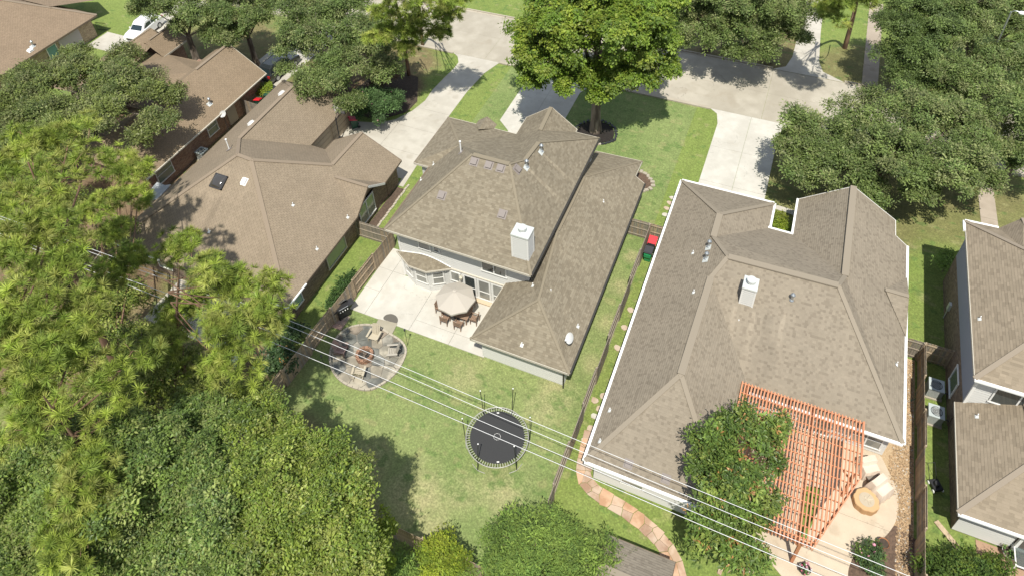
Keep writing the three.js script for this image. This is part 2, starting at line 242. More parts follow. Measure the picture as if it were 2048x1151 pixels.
// ================================================================ the setting
// lawn colours laid out in the place: worn straw patches, mown stripes, bare earth under the trees
const LX = [-82, 30], LZ = [-86, -4];
const dry = [[-9.2, -17.0, 2.2, 0.75], [-7.2, -16.2, 1.6, 0.6], [-13.5, -14.8, 2.4, 0.75], [-11.5, -16.0, 1.5, 0.6], [-8.5, -23.6, 1.4, 0.75], [-9.0, -22.4, 1.3, 0.5], [-14.5, -22.6, 1.6, 0.5], [-7.2, -36.2, 0.8, 0.8], [-7.2, -33.2, 0.9, 0.65], [-7.3, -30.0, 0.9, 0.6], [-7.2, -26.5, 0.8, 0.5], [-20, -50.5, 1.5, 0.3], [-9, -45, 1.2, 0.5], [-17.2, -15.5, 1.8, 0.4], [-63, -51, 3, 0.8], [-12.2, -13.6, 1.5, 0.6], [9, -23, 2, 0.3], [-5.6, -38.5, 0.7, 0.9], [12.4, -40, 0.6, 0.4]];
const bare = [[-40, -49, 5.5, 1], [-36, -52, 4, 0.8], [-34, -48, 3, 0.9], [-46, -17, 9, 1], [-33, -14, 9, 0.9], [-22, -9, 8, 0.9], [-50, -28, 8, 1], [-55, -48, 6, 0.7], [6, -50, 7, 0.55], [11, -60, 12, 0.6], [14, -52, 6, 0.5], [-4, -68, 7, 0.75], [-28.2, -18, 2.5, 1], [-45, -36, 4, 0.8]];
const lawnMap = tex(2048, 1536, (u, v, x, y) => {
  const X = LX[0] + (LX[1] - LX[0]) * u, Z = LZ[0] + (LZ[1] - LZ[0]) * v;
  const n1 = fbm(u, v, 24, 4, 71), n2 = fbm(u, v, 110, 3, 72), n3 = fbm(u, v, 7, 3, 73), g = hash(x, y, 7);
  let c = mix3([0.142, 0.195, 0.06], [0.182, 0.228, 0.078], sstep(0.3, 0.7, 0.6 * n1 + 0.4 * n2));
  if (Z > -35 && X < 0) c = mix3(c, [0.2, 0.225, 0.085], 0.45 * sstep(0.38, 0.68, n3 * 0.6 + n2 * 0.4));
  if (X < -25 || X > -6.5) c = mix3(c, [0.16, 0.21, 0.03], 0.5);
  if (Z < -40 && X > -15 && X < -4.4) c = sc3(c, Math.floor((X + 0.25 * n1) / 0.62) % 2 ? 0.975 : 1.03);
  let d = 0; for (const [a, b, r, k] of dry) { const q = Math.hypot(X - a, Z - b) / r; if (q < 1.3) d = Math.max(d, k * sstep(1.25, 0.2, q + (n2 - 0.5) * 1.3)); }
  c = mix3(c, mix3([0.32, 0.28, 0.15], [0.42, 0.35, 0.2], n2), 0.8 * d * sstep(0.34, 0.62, n2 * 0.5 + n1 * 0.5 + 0.1 * g));
  let e = 0; for (const [a, b, r, k] of bare) { const q = Math.hypot(X - a, Z - b) / r; if (q < 1.3) e = Math.max(e, k * sstep(1.2, 0.75, q + (n1 - 0.5) * 0.8)); }
  c = mix3(c, mix3([0.12, 0.08, 0.045], [0.2, 0.14, 0.085], n2), e);
  const wd = fbm(u, v, 190, 2, 78); c = mix3(c, [0.085, 0.15, 0.035], 0.55 * sstep(0.66, 0.8, wd)); c = mix3(c, [0.26, 0.25, 0.11], 0.5 * sstep(0.7, 0.85, fbm(u, v, 150, 2, 79)));
  return sc3(c, 0.72 + 0.56 * g * (0.6 + 0.8 * hash(x >> 1, y >> 1, 3)));
});
lawnMap.wrapS = lawnMap.wrapT = THREE.ClampToEdgeWrapping;
{
  const g = new THREE.PlaneGeometry(700, 700).rotateX(-Math.PI / 2).translate(-20, -0.02, -60); struct('ground', g, std([0.11, 0.115, 0.045], 1));
  const l = new THREE.PlaneGeometry(LX[1] - LX[0], LZ[1] - LZ[0]).rotateX(-Math.PI / 2).translate((LX[0] + LX[1]) / 2, 0, (LZ[0] + LZ[1]) / 2);
  const uv = l.attributes.uv; for (let i = 0; i < uv.count; i++) uv.setY(i, 1 - uv.getY(i));
  struct('lawn', l, std([1, 1, 1], 1, { map: lawnMap }));
}
{ // the street: two lanes of concrete slabs, gutters, kerbs
  const road = structGroup('road'), cuts = []; for (let x = -110; x < 45; x += 9.1) cuts.push(x);
  slabs(road, [[-115, -63.75], [45, -63.75], [45, -55.6], [-115, -55.6]], cuts, [-59.65], 0.008, -0.01, 0.012, roadM);
  const kerb = (x0, x1, z, s) => { const k = solo; return part(kerbs, 'kerb_stone', uvm(M(box(x1 - x0, 0.13, 0.15, (x0 + x1) / 2, 0.065, z), box(x1 - x0, 0.026, 0.32, (x0 + x1) / 2, 0.013, z + s * 0.235))), kerbM); };
  const kerbs = structGroup('kerb');
  for (const [a, b] of [[-115, -31.6], [-26.4, -23.4], [-16.4, -5.3], [1.6, 45]]) for (let x = a; x < b - 0.01; x += 3.05) kerb(x, Math.min(b, x + 3.04), -55.46, -1);
  for (const [a, b] of [[-115, -0.9], [5.6, 45]]) for (let x = a; x < b - 0.01; x += 3.05) kerb(x, Math.min(b, x + 3.04), -63.9, 1);
}
{ // driveways and walks
  const L = structGroup('driveway');
  const ring = [[-31.6, -55.56], [-30.9, -55.1], [-30.35, -54.2], [-30.3, -53.2], [-30.5, -51.4], [-30.68, -49.1], [-30.55, -47.4], [-30.95, -45.6], [-31.8, -43.9], [-33.1, -42.9], [-34.9, -42.4], [-35.4, -42.2], [-35.4, -36.3], [-33.2, -36.3], [-33.2, -37.2], [-27.35, -37.2], [-27.3, -36.4], [-26.75, -36.4], [-27.0, -40], [-27.35, -44], [-27.4, -50], [-27.1, -53.4], [-26.4, -55.56]];
  slabs(L, ring, [-31.28], [-49.6, -46.2, -43.4, -40.3, -53], 0.01, -0.01, 0.03, conc);
  const C = structGroup('driveway');
  slabs(C, [[-23.4, -55.56], [-22.75, -54.6], [-22.7, -53], [-22.7, -47.2], [-21.4, -46.1], [-20.8, -40.6], [-17.9, -40.6], [-17.9, -42], [-14.0, -42], [-14.0, -47], [-17.2, -47.6], [-17.2, -53.6], [-16.4, -55.56]], [-19.95], [-52.2, -48.6, -45.6], 0.01, -0.01, 0.03, patioM);
  const R = structGroup('driveway');
  slabs(R, [[-5.3, -55.56], [-4.6, -55.0], [-4.28, -53.6], [-4.28, -42.0], [0.95, -42.0], [0.9, -53.6], [1.1, -54.8], [1.7, -55.56]], [-1.63], [-50.45, -46], 0.01, -0.01, 0.03, patioM);
  const F = structGroup('driveway');
  slabs(F, [[-0.9, -63.8], [0.2, -64.6], [0.6, -66.5], [0.9, -90], [2.2, -90], [2.75, -72], [3.1, -66.5], [3.6, -64.9], [5.6, -63.8]], [], [-67.5, -72.5, -78], 0.01, -0.01, 0.03, conc);
  const T = structGroup('driveway');
  slabs(T, [[-70, -43], [-62.8, -43], [-62.8, -62], [-66.8, -62], [-67.2, -46], [-70, -46]], [], [-46, -50, -55], 0.01, -0.01, 0.03, conc);
  const D = structGroup('driveway');
  slabs(D, [[-50.5, -40.5], [-45.4, -40.5], [-44.9, -55.5], [-49.8, -55.5]], [], [-46, -51], 0.01, -0.01, 0.03, conc);
  const W = structGroup('walk');
  slabs(W, [[7.1, -64.2], [8.5, -64.2], [8.45, -80], [7.1, -80]], [], [-67.5, -71, -75], 0.01, -0.01, 0.03, walkM);
  const W2 = structGroup('walk');
  slabs(W2, Gxz([[1540, 414], [1556, 411], [1605, 426], [1603, 436]]), [], [], 0, -0.01, 0.03, conc);
  const W3 = structGroup('walk');
  slabs(W3, [[16.3, -43.5], [17.5, -43.5], [17.3, -55], [16.2, -55]], [], [-46.5, -49.5, -52.5], 0.01, -0.01, 0.03, walkM);
}
{ // patio behind the middle house
  const P = structGroup('patio'), r = (x0, x1, z0, z1, xs, zs) => slabs(P, [[x0, z0], [x1, z0], [x1, z1], [x0, z1]], xs, zs, 0.009, -0.01, 0.05, patioM);
  r(-24.25, -23.06, -30.3, -24.35, [], [-26.42, -28.35]); r(-23.04, -22.05, -30.3, -28.36, [], []); r(-23.04, -19.53, -28.34, -24.35, [], []); r(-19.51, -16.49, -28.48, -24.35, [], [-25.28]); r(-16.47, -13.85, -28.48, -24.35, [], [-25.3]);
}

// ================================================================ houses
const W = { // building bits shared by the houses
  roof(h, facets, mat, name = 'roof') { return part(h, name, M(facets.map(facet)), mat); },
  cap(roof, a, b, mat, w = 0.3, t = 0.05) { a = arr(a); b = arr(b); return part(roof, 'ridge_cap', uvm(bar(a.setY(a.y + 0.015), b.setY(b.y + 0.015), w, t)), mat); },
  hipCap(roof, list, mat, w = 0.26) { for (const [a, b] of list) W.cap(roof, a, b, mat, w, 0.035); },
  fascia(roof, list, mat, drop = 0.17, name = 'fascia', t = 0.035) { for (const [a, b] of list) { const p = arr(a), q = arr(b); p.y -= drop / 2 - 0.012; q.y -= drop / 2 - 0.012; part(roof, name, bar(p, q, t, drop), mat); } },
  gutter(h, list, mat, w = 0.13, d = 0.12) { for (const [a, b, ox, oz] of list) { const p = arr(a).add(V(ox, -d / 2 + 0.03, oz)), q = arr(b).add(V(ox, -d / 2 + 0.03, oz)); part(h, 'gutter', bar(p, q, w, d), mat); } },
  window(h, face, u, y, w, hh, at, opt = {}) { // face: 'z' looks to +z at z = at, 'x' to +x, '-x' to -x; u is the place along the wall
    const f = opt.frame ?? 0.08, t = 0.07, panes = opt.panes || 1, g = [], pg = [], m = opt.rail ? 2 : 1, pw = (w - f) / panes;
    g.push(box(w + 0.06, f, t, 0, hh / 2, 0), box(w + 0.06, f, t + 0.03, 0, -hh / 2, 0));
    for (let i = 0; i <= panes; i++) g.push(box(f, hh - f, t, -w / 2 + f / 2 + i * pw, 0, 0));
    if (opt.rail) g.push(box(w - f * 2, 0.05, t - 0.01, 0, opt.railAt ?? 0, 0));
    for (const l of opt.bars || []) g.push(box(...l));
    for (let i = 0; i < panes; i++) pg.push(box(pw - f, hh - f, 0.02, -w / 2 + f / 2 + (i + 0.5) * pw, 0, -0.01));
    const win = part(h, 'window', M(g), opt.mat || whiteM);
    for (const q of pg) part(win, 'pane', q, opt.glass || glassGreyM);
    if (face === 'z') win.position.set(u, y, at + t / 2 + 0.004); else if (face === 'x') { win.position.set(at + t / 2 + 0.004, y, u); win.rotation.y = Math.PI / 2; } else { win.position.set(at - t / 2 - 0.004, y, u); win.rotation.y = -Math.PI / 2; }
    return win;
  },
  siding(h, face, u0, u1, y0, y1, at, mat, exp = 0.19, name = 'siding_board') { // lapped boards, each a piece of its own
    const n = Math.ceil((y1 - y0) / exp), L = u1 - u0, g = new THREE.BoxGeometry(L, exp + 0.02, 0.02);
    for (let i = 0; i < n; i++) { const y = y0 + (i + 0.5) * exp; if (y + exp / 2 > y1 + 0.1) break; const m = part(h, name, g, mat); m.rotation.order = 'YXZ'; if (face === 'z') { m.position.set((u0 + u1) / 2, y, at + 0.016); m.rotation.x = -0.14; } else if (face === 'x') { m.position.set(at + 0.016, y, (u0 + u1) / 2); m.rotation.y = Math.PI / 2; m.rotation.x = -0.14; } else { m.position.set(at - 0.016, y, (u0 + u1) / 2); m.rotation.y = -Math.PI / 2; m.rotation.x = -0.14; } }
  },
  vent(roof, px, py, pl, kind, s = 1) { // something standing on a roof slope
    const { p, n } = onPlane(px, py, pl.map(arr)), tilt = new THREE.Quaternion().setFromUnitVectors(V(0, 1, 0), n);
    const put = (name, g, m, flat) => { if (flat) g.applyQuaternion(tilt); g.translate(p.x, p.y, p.z); return part(roof, name, g, m); };
    if (kind === 'box') { const v = put('box_vent', M(box(0.42 * s, 0.12, 0.42 * s, 0, 0.09, 0), box(0.62 * s, 0.015, 0.62 * s, 0, 0.012, 0)), ventM, true); return v; }
    if (kind === 'pipe') { put('vent_pipe', M(cyl(0.045, 0.045, 0.42, 0, 0.2, 0, 8), cyl(0.11, 0.06, 0.1, 0, 0.05, 0, 8)), whitePlasticM); put('flashing', box(0.3, 0.012, 0.34, 0, 0.012, 0.03), paleMetalM, true); }
    if (kind === 'tall') { put('vent_pipe', M(cyl(0.05, 0.05, 1.0, 0, 0.5, 0, 8), cyl(0.08, 0.08, 0.06, 0, 1.0, 0, 8)), whitePlasticM); put('flashing', box(0.4, 0.012, 0.4, 0, 0.012, 0.03), ventM, true); }
    if (kind === 'flue') { put('flue', M(cyl(0.075, 0.075, 0.6, 0, 0.28, 0, 10), cyl(0.15, 0.15, 0.04, 0, 0.5, 0, 10), cyl(0.14, 0.04, 0.11, 0, 0.62, 0, 10), cyl(0.15, 0.09, 0.08, 0, 0.07, 0, 10)), galvM); put('flashing', box(0.4, 0.012, 0.46, 0, 0.014, 0.1), paleMetalM, true); }
    if (kind === 'cap') put('vent_cap', M(box(0.36, 0.16, 0.46, 0, 0.1, 0), box(0.46, 0.02, 0.6, 0, 0.015, 0)), whitePlasticM, true);
    if (kind === 'small') { put('vent_pipe', M(cyl(0.032, 0.032, 0.26, 0, 0.13, 0, 8), cyl(0.075, 0.04, 0.06, 0, 0.04, 0, 8)), whitePlasticM); put('flashing', box(0.19, 0.012, 0.22, 0, 0.012, 0.02), paleMetalM, true); }
  },
  chimney(h, x0, x1, z0, z1, y0, y1, capH) {
    const c = part(h, 'chimney', boxAt(x0, x1, y0, y1, z0, z1), whiteSidingM);
    W.siding(c, 'z', x0, x1, y0 + 0.1, y1 - 0.05, z1, whiteSidingM, 0.17); W.siding(c, 'x', z0, z1, y0 + 0.1, y1 - 0.05, x1, whiteSidingM, 0.17);
    for (const x of [x0, x1]) part(c, 'corner_board', box(0.1, y1 - y0, 0.1, x, (y0 + y1) / 2, z1 - 0.01), whiteM);
    part(c, 'corner_board', box(0.1, y1 - y0, 0.1, x1, (y0 + y1) / 2, z0), whiteM);
    const cx = (x0 + x1) / 2, cz = (z0 + z1) / 2;
    part(c, 'chase_cover', M(box(x1 - x0 + 0.12, 0.05, z1 - z0 + 0.12, cx, y1 + 0.025, cz), box(x1 - x0 + 0.13, 0.1, z1 - z0 + 0.13, cx, y1 - 0.03, cz)), paleMetalM);
    part(c, 'flue_cap', M(cyl(0.2, 0.2, 0.26, cx, y1 + 0.17, cz, 18), cyl(0.27, 0.27, 0.05, cx, y1 + 0.24, cz, 18), cyl(0.28, 0.28, 0.1, cx, y1 + 0.36, cz, 18), cyl(0.3, 0.2, 0.06, cx, y1 + 0.05, cz, 18)), paleMetalM);
    return c;
  },
};

{ // ---- the middle house: two storeys, a low wing along its right side
  const H = thing('two_storey_house', 'two-storey white house with blotchy tan shingles, rear bay window and low right wing', 'house');
  const a = [-22.5, 5.5, -27.68], b = [-11.77, 5.5, -27.68], c = [-11.77, 5.5, -41.92], rl = [-18.26, 9, -33.3], rg = [-15.47, 9, -33.3], q2 = [-14.9, 8.46, -34.6], q1 = [-14.75, 8.31, -36.8], J = [-15.6, 7.2, -39.3];
  const P1 = [-20.69, 6.99, -35.9], ret = [-22.5, 5.5, -34.3], f1 = [-23.87, 5.5, -34.3], f2 = [-23.87, 5.5, -40.08], ff2 = [-17.94, 5.5, -40.08], gl = [-17.95, 5.5, -42.25], ga = [-15.83, 7.15, -42.25], gr = [-13.69, 5.5, -42.25], fe = [-13.69, 5.5, -41.92];
  part(H, 'wall', M(boxAt(-22.1, -12.2, 0, 5.62, -39.6, -28.5), boxAt(-17.5, -12.2, 0, 5.5, -41.5, -39.5), boxAt(-23.4, -22.1, 0, 5.55, -39.7, -34.6), boxAt(-17.5, -14.1, 0, 5.55, -41.85, -41.4), poly3([V(-21.2, 5.4, -40.3), V(-20.0, 5.4, -40.3), V(-20.6, 5.95, -40.3)]), boxAt(-21.2, -20.0, 0, 5.4, -40.3, -39.5), poly3([V(-17.5, 5.5, -41.85), V(-14.1, 5.5, -41.85), V(-15.83, 6.9, -41.85)])), whiteSidingM);
  const roof = W.roof(H, [[a, b, rg, rl], [a, rl, P1, ret], [f1, ret, P1], [f1, P1, f2], [f2, ff2, rg, rl, P1], [ff2, gl, ga, J], [ff2, J, q1], [ff2, q1, q2], [ff2, q2, rg], [ga, gr, fe, J], [fe, c, q1, J], [[-21.4, 5.5, -40.6], [-20.6, 6.1, -40.6], [-20.6, 6.1, -38.9], [-21.4, 5.5, -40.08]], [[-19.8, 5.5, -40.6], [-20.6, 6.1, -40.6], [-20.6, 6.1, -38.9], [-19.8, 5.5, -40.08]]], roofC);
  { const pl = [b, c, rg].map(arr), s1 = onPlane(1053.6, 335, pl).p, s2 = onPlane(1083, 304, pl).p, s3 = onPlane(1120, 420, pl).p; stainedSlope(roof, [b, c, q1, q2, rg], shC, [0.95, 0.95, 0.95], [[s1.x, s1.y, s1.z, 3.6, 0.2, 1.4], [s2.x, s2.y, s2.z, 3.8, 0.2, 1.4], [s1.x, s1.y, s1.z - 1.2, 4, 0.25, 0.9], [s1.x, s1.y, s1.z + 0.9, 4, 0.3, 0.9]]); }
  W.cap(roof, [-18.2, 9, -33.3], [-15.5, 9, -33.3], capC, 0.34, 0.06);
  W.cap(roof, [-15.83, 7.15, -42.2], J, capC, 0.3, 0.06); W.cap(roof, q2, q1, capC, 0.3);
  W.hipCap(roof, [[a, rl], [b, rg], [c, q1], [f2, P1], [rg, q2]], capC, 0.16);
  W.fascia(roof, [[a, b]], tanTrimM); W.fascia(roof, [[b, c]], darkGutterM, 0.2); W.fascia(roof, [[a, ret], [f1, f2]], brownTrimM); W.fascia(roof, [[f1, ret], [f2, ff2], [ff2, gl], [gl, ga], [ga, gr], [fe, c], [gr, fe]], tanTrimM);
  W.gutter(H, [[b, c, 0.06, 0]], darkGutterM, 0.12, 0.13); W.gutter(H, [[a, ret, -0.05, 0]], brownTrimM, 0.1, 0.11);
  const RP = [a, b, rl], RG = [b, c, rg], LP = [a, rl, ret];
  for (const [x, y] of [[948.5, 323.5], [977.9, 330.5], [1001.6, 336.3], [883.6, 390.7], [1004.8, 428.3]]) W.vent(roof, x, y, RP, 'box');
  W.vent(roof, 1034.5, 338.3, RG, 'box'); W.vent(roof, 1053.6, 333, RG, 'flue'); W.vent(roof, 1083, 302, RG, 'flue'); W.vent(roof, 922, 304, LP, 'tall'); W.vent(roof, 842, 360, LP, 'small'); W.vent(roof, 867, 329, LP, 'small');
  W.chimney(H, -13.3, -12.22, -29.33, -28.4, 5.6, 8.0);
  // rear wall
  W.siding(H, 'z', -22.1, -12.2, 2.5, 5.2, -28.5, whiteSidingM); W.siding(H, 'z', -18.3, -13.6, 0.1, 2.5, -28.5, whiteSidingM);
  part(H, 'corner_board', box(0.14, 5.4, 0.1, -22.06, 2.7, -28.46), whiteM); part(H, 'trim_band', box(4.3, 0.1, 0.12, -16.1, 2.5, -28.44), tanTrimM);
  for (const [u, y, w, hh, o] of [[-20.0, 4.25, 0.95, 1.1, { glass: glassM }], [-19.05, 4.3, 0.5, 0.9, { glass: glassM }], [-14.75, 4.05, 1.85, 1.25, { panes: 2, glass: glassM }], [-17.8, 1.75, 0.75, 0.95, {}]]) W.window(H, 'z', u, y, w, hh, -28.47, o);
  for (const u of [-16.68, -15.6, -14.52]) W.window(H, 'z', u, 1.28, 1.0, 2.05, -28.47, { rail: 1, railAt: -0.2, frame: 0.12, glass: u === -16.68 ? glassM : glassGreyM });
  part(H, 'door_sill', box(3.4, 0.14, 0.32, -15.6, 0.11, -28.28), std([0.5, 0.4, 0.28], 0.8));
  { const l = part(H, 'wall_lantern', M(cyl(0.09, 0.13, 0.3, -17.3, 1.95, -28.3, 8), cyl(0.14, 0.03, 0.12, -17.3, 2.14, -28.3, 8), box(0.06, 0.12, 0.16, -17.3, 2.0, -28.4)), std([0.5, 0.47, 0.38], 0.5)); }
  { // bay window
    const bw = part(H, 'bay', prism([[-22.05, -28.6], [-22.0, -28.5], [-20.81, -27.88], [-19.62, -27.84], [-18.5, -28.5], [-18.4, -28.6]], 0, 2.4), whiteSidingM);
    const e = [[-22.43, 2.55, -28.4], [-20.98, 2.55, -27.54], [-19.55, 2.55, -27.5], [-18.07, 2.55, -28.4]], t = [[-21.9, 2.62, -28.48], [-20.3, 3.02, -28.48], [-19.33, 2.98, -28.48], [-18.2, 2.62, -28.48]];
    const br = W.roof(bw, [[e[0], e[1], t[1], t[0]], [e[1], e[2], t[2], t[1]], [e[2], e[3], t[3], t[2]]], roofC, 'bay_roof');
    part(bw, 'flashing', tube([V(-22.1, 2.62, -28.44), V(-21.2, 2.86, -28.44), V(-20.3, 3.06, -28.44), V(-19.4, 3.02, -28.44), V(-18.1, 2.64, -28.44)], 0.045, 20, 5), whiteM);
    part(bw, 'fascia', M(...[0, 1, 2].map((i) => bar(arr(e[i]).setY(2.49), arr(e[i + 1]).setY(2.49), 0.04, 0.14))), tanTrimM);
    for (const [p, q, w] of [[[-22.0, -28.5], [-20.81, -27.88], 0.8], [[-20.81, -27.88], [-19.62, -27.84], 0.95], [[-19.62, -27.84], [-18.5, -28.5], 0.85]]) {
      const dx = q[0] - p[0], dz = q[1] - p[1], ry = Math.atan2(-dz, dx), win = W.window(bw, 'z', 0, 1.45, w, 1.25, 0, { rail: 1, railAt: 0.05 });
      win.position.set((p[0] + q[0]) / 2 + Math.sin(ry) * 0.05, 1.4, (p[1] + q[1]) / 2 + Math.cos(ry) * 0.05); win.rotation.y = ry;
      for (let i = 0; i < 3; i++) { const s = part(bw, 'siding_board', new THREE.BoxGeometry(Math.hypot(dx, dz), 0.21, 0.014), whiteSidingM); s.rotation.set(-0.14, ry, 0, 'YXZ'); s.position.set((p[0] + q[0]) / 2 + Math.sin(ry) * 0.016, 0.14 + i * 0.19, (p[1] + q[1]) / 2 + Math.cos(ry) * 0.016); }
    }
  }
  // low wing
  const w0 = [-14.45, 2.5, -23.85], w1 = [-7.79, 2.5, -23.85], ap = [-10.9, 4.55, -26.8], wa = [-13.95, 2.82, -28.49], wb = [-12.1, 3.95, -28.49], rd0 = [-11.72, 4.75, -32.5], rd1 = [-11.75, 4.75, -38.1], wc = [-12.2, 4.6, -28.7], wd = [-12.2, 4.72, -38.6];
  const ef = [-7.84, 2.5, -41.34], en = [-8.6, 3.0, -41.4], ec = [-8.65, 2.5, -43.75], el = [-12.5, 2.5, -43.6];
  part(H, 'wall', M(boxAt(-13.95, -8.35, 0, 2.55, -41.0, -24.43), boxAt(-13.9, -9.1, 0, 2.5, -43.2, -40.9)), whiteSidingM);
  W.siding(H, 'z', -13.95, -8.35, 0.15, 2.4, -24.43, whiteSidingM, 0.19); W.siding(H, 'x', -41.0, -24.43, 0.15, 2.4, -8.35, whiteSidingM, 0.19);
  const wr = W.roof(H, [[w0, w1, ap], [w0, ap, wb, wa], [ap, rd0, wb], [wb, rd0, wc], [w1, ef, en, rd1, rd0, ap], [en, ec, rd1], [el, ec, rd1], [el, rd1, wd], [rd0, rd1, wd, wc]], roofC);
  W.hipCap(wr, [[w0, ap], [w1, ap], [ec, rd1], [ap, rd0]], capC, 0.16); W.cap(wr, rd0, rd1, capC, 0.32, 0.05);
  W.fascia(wr, [[w0, w1]], tanTrimM); W.fascia(wr, [[w0, wa]], tanTrimM); W.gutter(H, [[w1, ef, 0.05, 0]], darkGutterM, 0.12, 0.12); W.fascia(wr, [[en, ec], [ec, el], [ef, en]], tanTrimM);
  part(H, 'downspout', M(bar(V(-7.78, 2.4, -23.95), V(-8.28, 2.1, -24.2), 0.08, 0.07), boxAt(-8.32, -8.24, 0.1, 2.1, -24.26, -24.18)), darkGutterM);
  const WR = [w0, w1, ap], WG = [w1, ef, rd0];
  W.vent(wr, 1044, 689, WR, 'small'); W.vent(wr, 1156, 652, WG, 'small'); W.vent(wr, 1102, 583, WG, 'small'); W.vent(wr, 1207, 404, WG, 'small'); W.vent(wr, 1065.5, 571, [w0, ap, wb], 'small');
}
{ // ---- the right-hand house: one storey, hipped, white gutters
  const H = thing('hip_roof_house', 'one-storey house with tan dashed shingles, white gutters and an attached orange pergola', 'house');
  const A = [-5.25, 2.5, -19.2], B = [-5.25, 2.5, -42.73], C = [1.6, 2.5, -42.75], GA = [-1.79, 4.93, -37.8], GB = [-1.79, 4.93, -35.6], ML = [-0.56, 5.83, -33.45], LF = [-1.27, 5.3, -31.85], LR = [-1.48, 5.18, -24.6];
  const e1 = [1.6, 2.5, -40.1], e2 = [3.24, 2.5, -40.1], g0 = [3.21, 2.5, -43.85], g1 = [6.43, 5.0, -43.8], g2 = [6.43, 5.0, -35.3], MR = [5.97, 5.85, -33.6], h0 = [9.66, 3.1, -43.45], h1 = [9.7, 3.1, -41.95], k0 = [10.55, 2.5, -41.85], k1 = [10.55, 2.5, -26.7], v = [2.36, 2.5, -26.7], d = [2.36, 2.5, -19.2];
  const roof = W.roof(H, [[A, B, GA, GB, ML, LF, LR], [B, C, GA], [C, e1, GB, GA], [[0.55, 2.54, -40.1], e2, g2, MR, ML, GB], [e2, g0, g1, g2], [h0, h1, k0, k1, MR, g2, g1], [v, LF, LR, d], [A, d, LR], [[10.62, 2.52, -38.95], [10.48, 3.5, -36.45], [9.1, 3.52, -36.45]], [[10.62, 2.52, -33.95], [10.48, 3.5, -36.45], [9.1, 3.52, -36.45]]], roofR);
  stainedSlope(roof, [k1, MR, ML, LF, v], shR, [1.04, 1.04, 1.03], [[0.55, 4.5, -30.9, 3.6, 0.22, 1.2], [1.6, 4.5, -30.9, 3.4, 0.22, 1.2], [3.32, 4.75, -31.4, 2.4, 0.18, 1.22], [2.5, 4.5, -31, 4.4, 0.5, 0.86], [3.1, 4, -29.6, 2.6, 0.4, 0.88], [1.1, 3.6, -29, 2.0, 0.4, 0.9], [6.2, 5, -32, 3.2, 0.5, 0.93]]);
  W.hipCap(roof, [[A, LR], [B, GA], [C, GA], [GB, ML], [ML, LF], [LR, d], [MR, k1], [g2, MR], [[9.1, 3.52, -36.45], [10.48, 3.5, -36.45]]], capR, 0.27);
  for (const [p, q] of [[GA, GB], [LF, LR], [g1, g2], [ML, MR]]) W.cap(roof, p, q, capR, 0.42, 0.09);
  W.fascia(roof, [[g0, g1], [g1, h0], [h0, h1], [h1, k0], [A, d], [v, k1], [d, v]], whiteM, 0.15);
  W.gutter(H, [[A, B, -0.07, 0], [B, C, 0, -0.07], [C, e1, 0.07, 0], [[0.6, 2.54, -40.1], e2, 0, -0.07], [e2, g0, -0.07, 0], [k1, k0, 0.07, 0], [A, d, 0, 0.07], [v, k1, 0, 0.07]], gutterM, 0.15, 0.13);
  part(H, 'wall', M(boxAt(-4.8, 1.15, 0, 2.6, -42.3, -19.65), boxAt(1.1, 1.9, 0, 2.6, -39.7, -19.65), boxAt(1.9, 10.1, 0, 2.6, -39.7, -27.15), boxAt(3.65, 9.3, 0, 2.6, -43.4, -39.6), poly3([V(3.65, 2.5, -43.4), V(9.3, 3.0, -43.4), V(6.43, 4.85, -43.4)])), whiteSidingM);
  W.siding(H, 'z', -4.8, 1.9, 0.12, 2.4, -19.65, whiteSidingM, 0.2); W.siding(H, 'z', 1.95, 10.1, 0.12, 2.4, -27.15, whiteSidingM, 0.2);
  W.window(H, 'z', 9.0, 1.3, 1.7, 1.5, -27.12, { panes: 2, rail: 1 }); W.window(H, 'z', 6.2, 1.2, 1.9, 2.1, -27.12, { panes: 2 }); W.window(H, 'z', -2.6, 1.5, 1.3, 1.2, -19.62, { rail: 1 });
  W.chimney(H, 0.7, 1.45, -31.85, -30.98, 4.55, 6.3);
  const LP = [A, B, LR], RP = [k1, MR, v], GP = [k0, k1, MR];
  W.vent(roof, 1417.5, 493, LP, 'flue'); W.vent(roof, 1412, 517, LP, 'flue'); W.vent(roof, 1386, 506, LP, 'small'); W.vent(roof, 1387.5, 584, LP, 'small'); W.vent(roof, 1219.5, 820, LP, 'small'); W.vent(roof, 1200, 881.5, LP, 'small');
  W.vent(roof, 1583.5, 600, RP, 'flue'); W.vent(roof, 1477, 644, RP, 'small'); W.vent(roof, 1794, 728, GP, 'small');
  W.vent(roof, 1257, 927, [A, d, LR], 'box', 0.8); W.vent(roof, 1332, 957, [A, d, LR], 'box', 0.8);
}
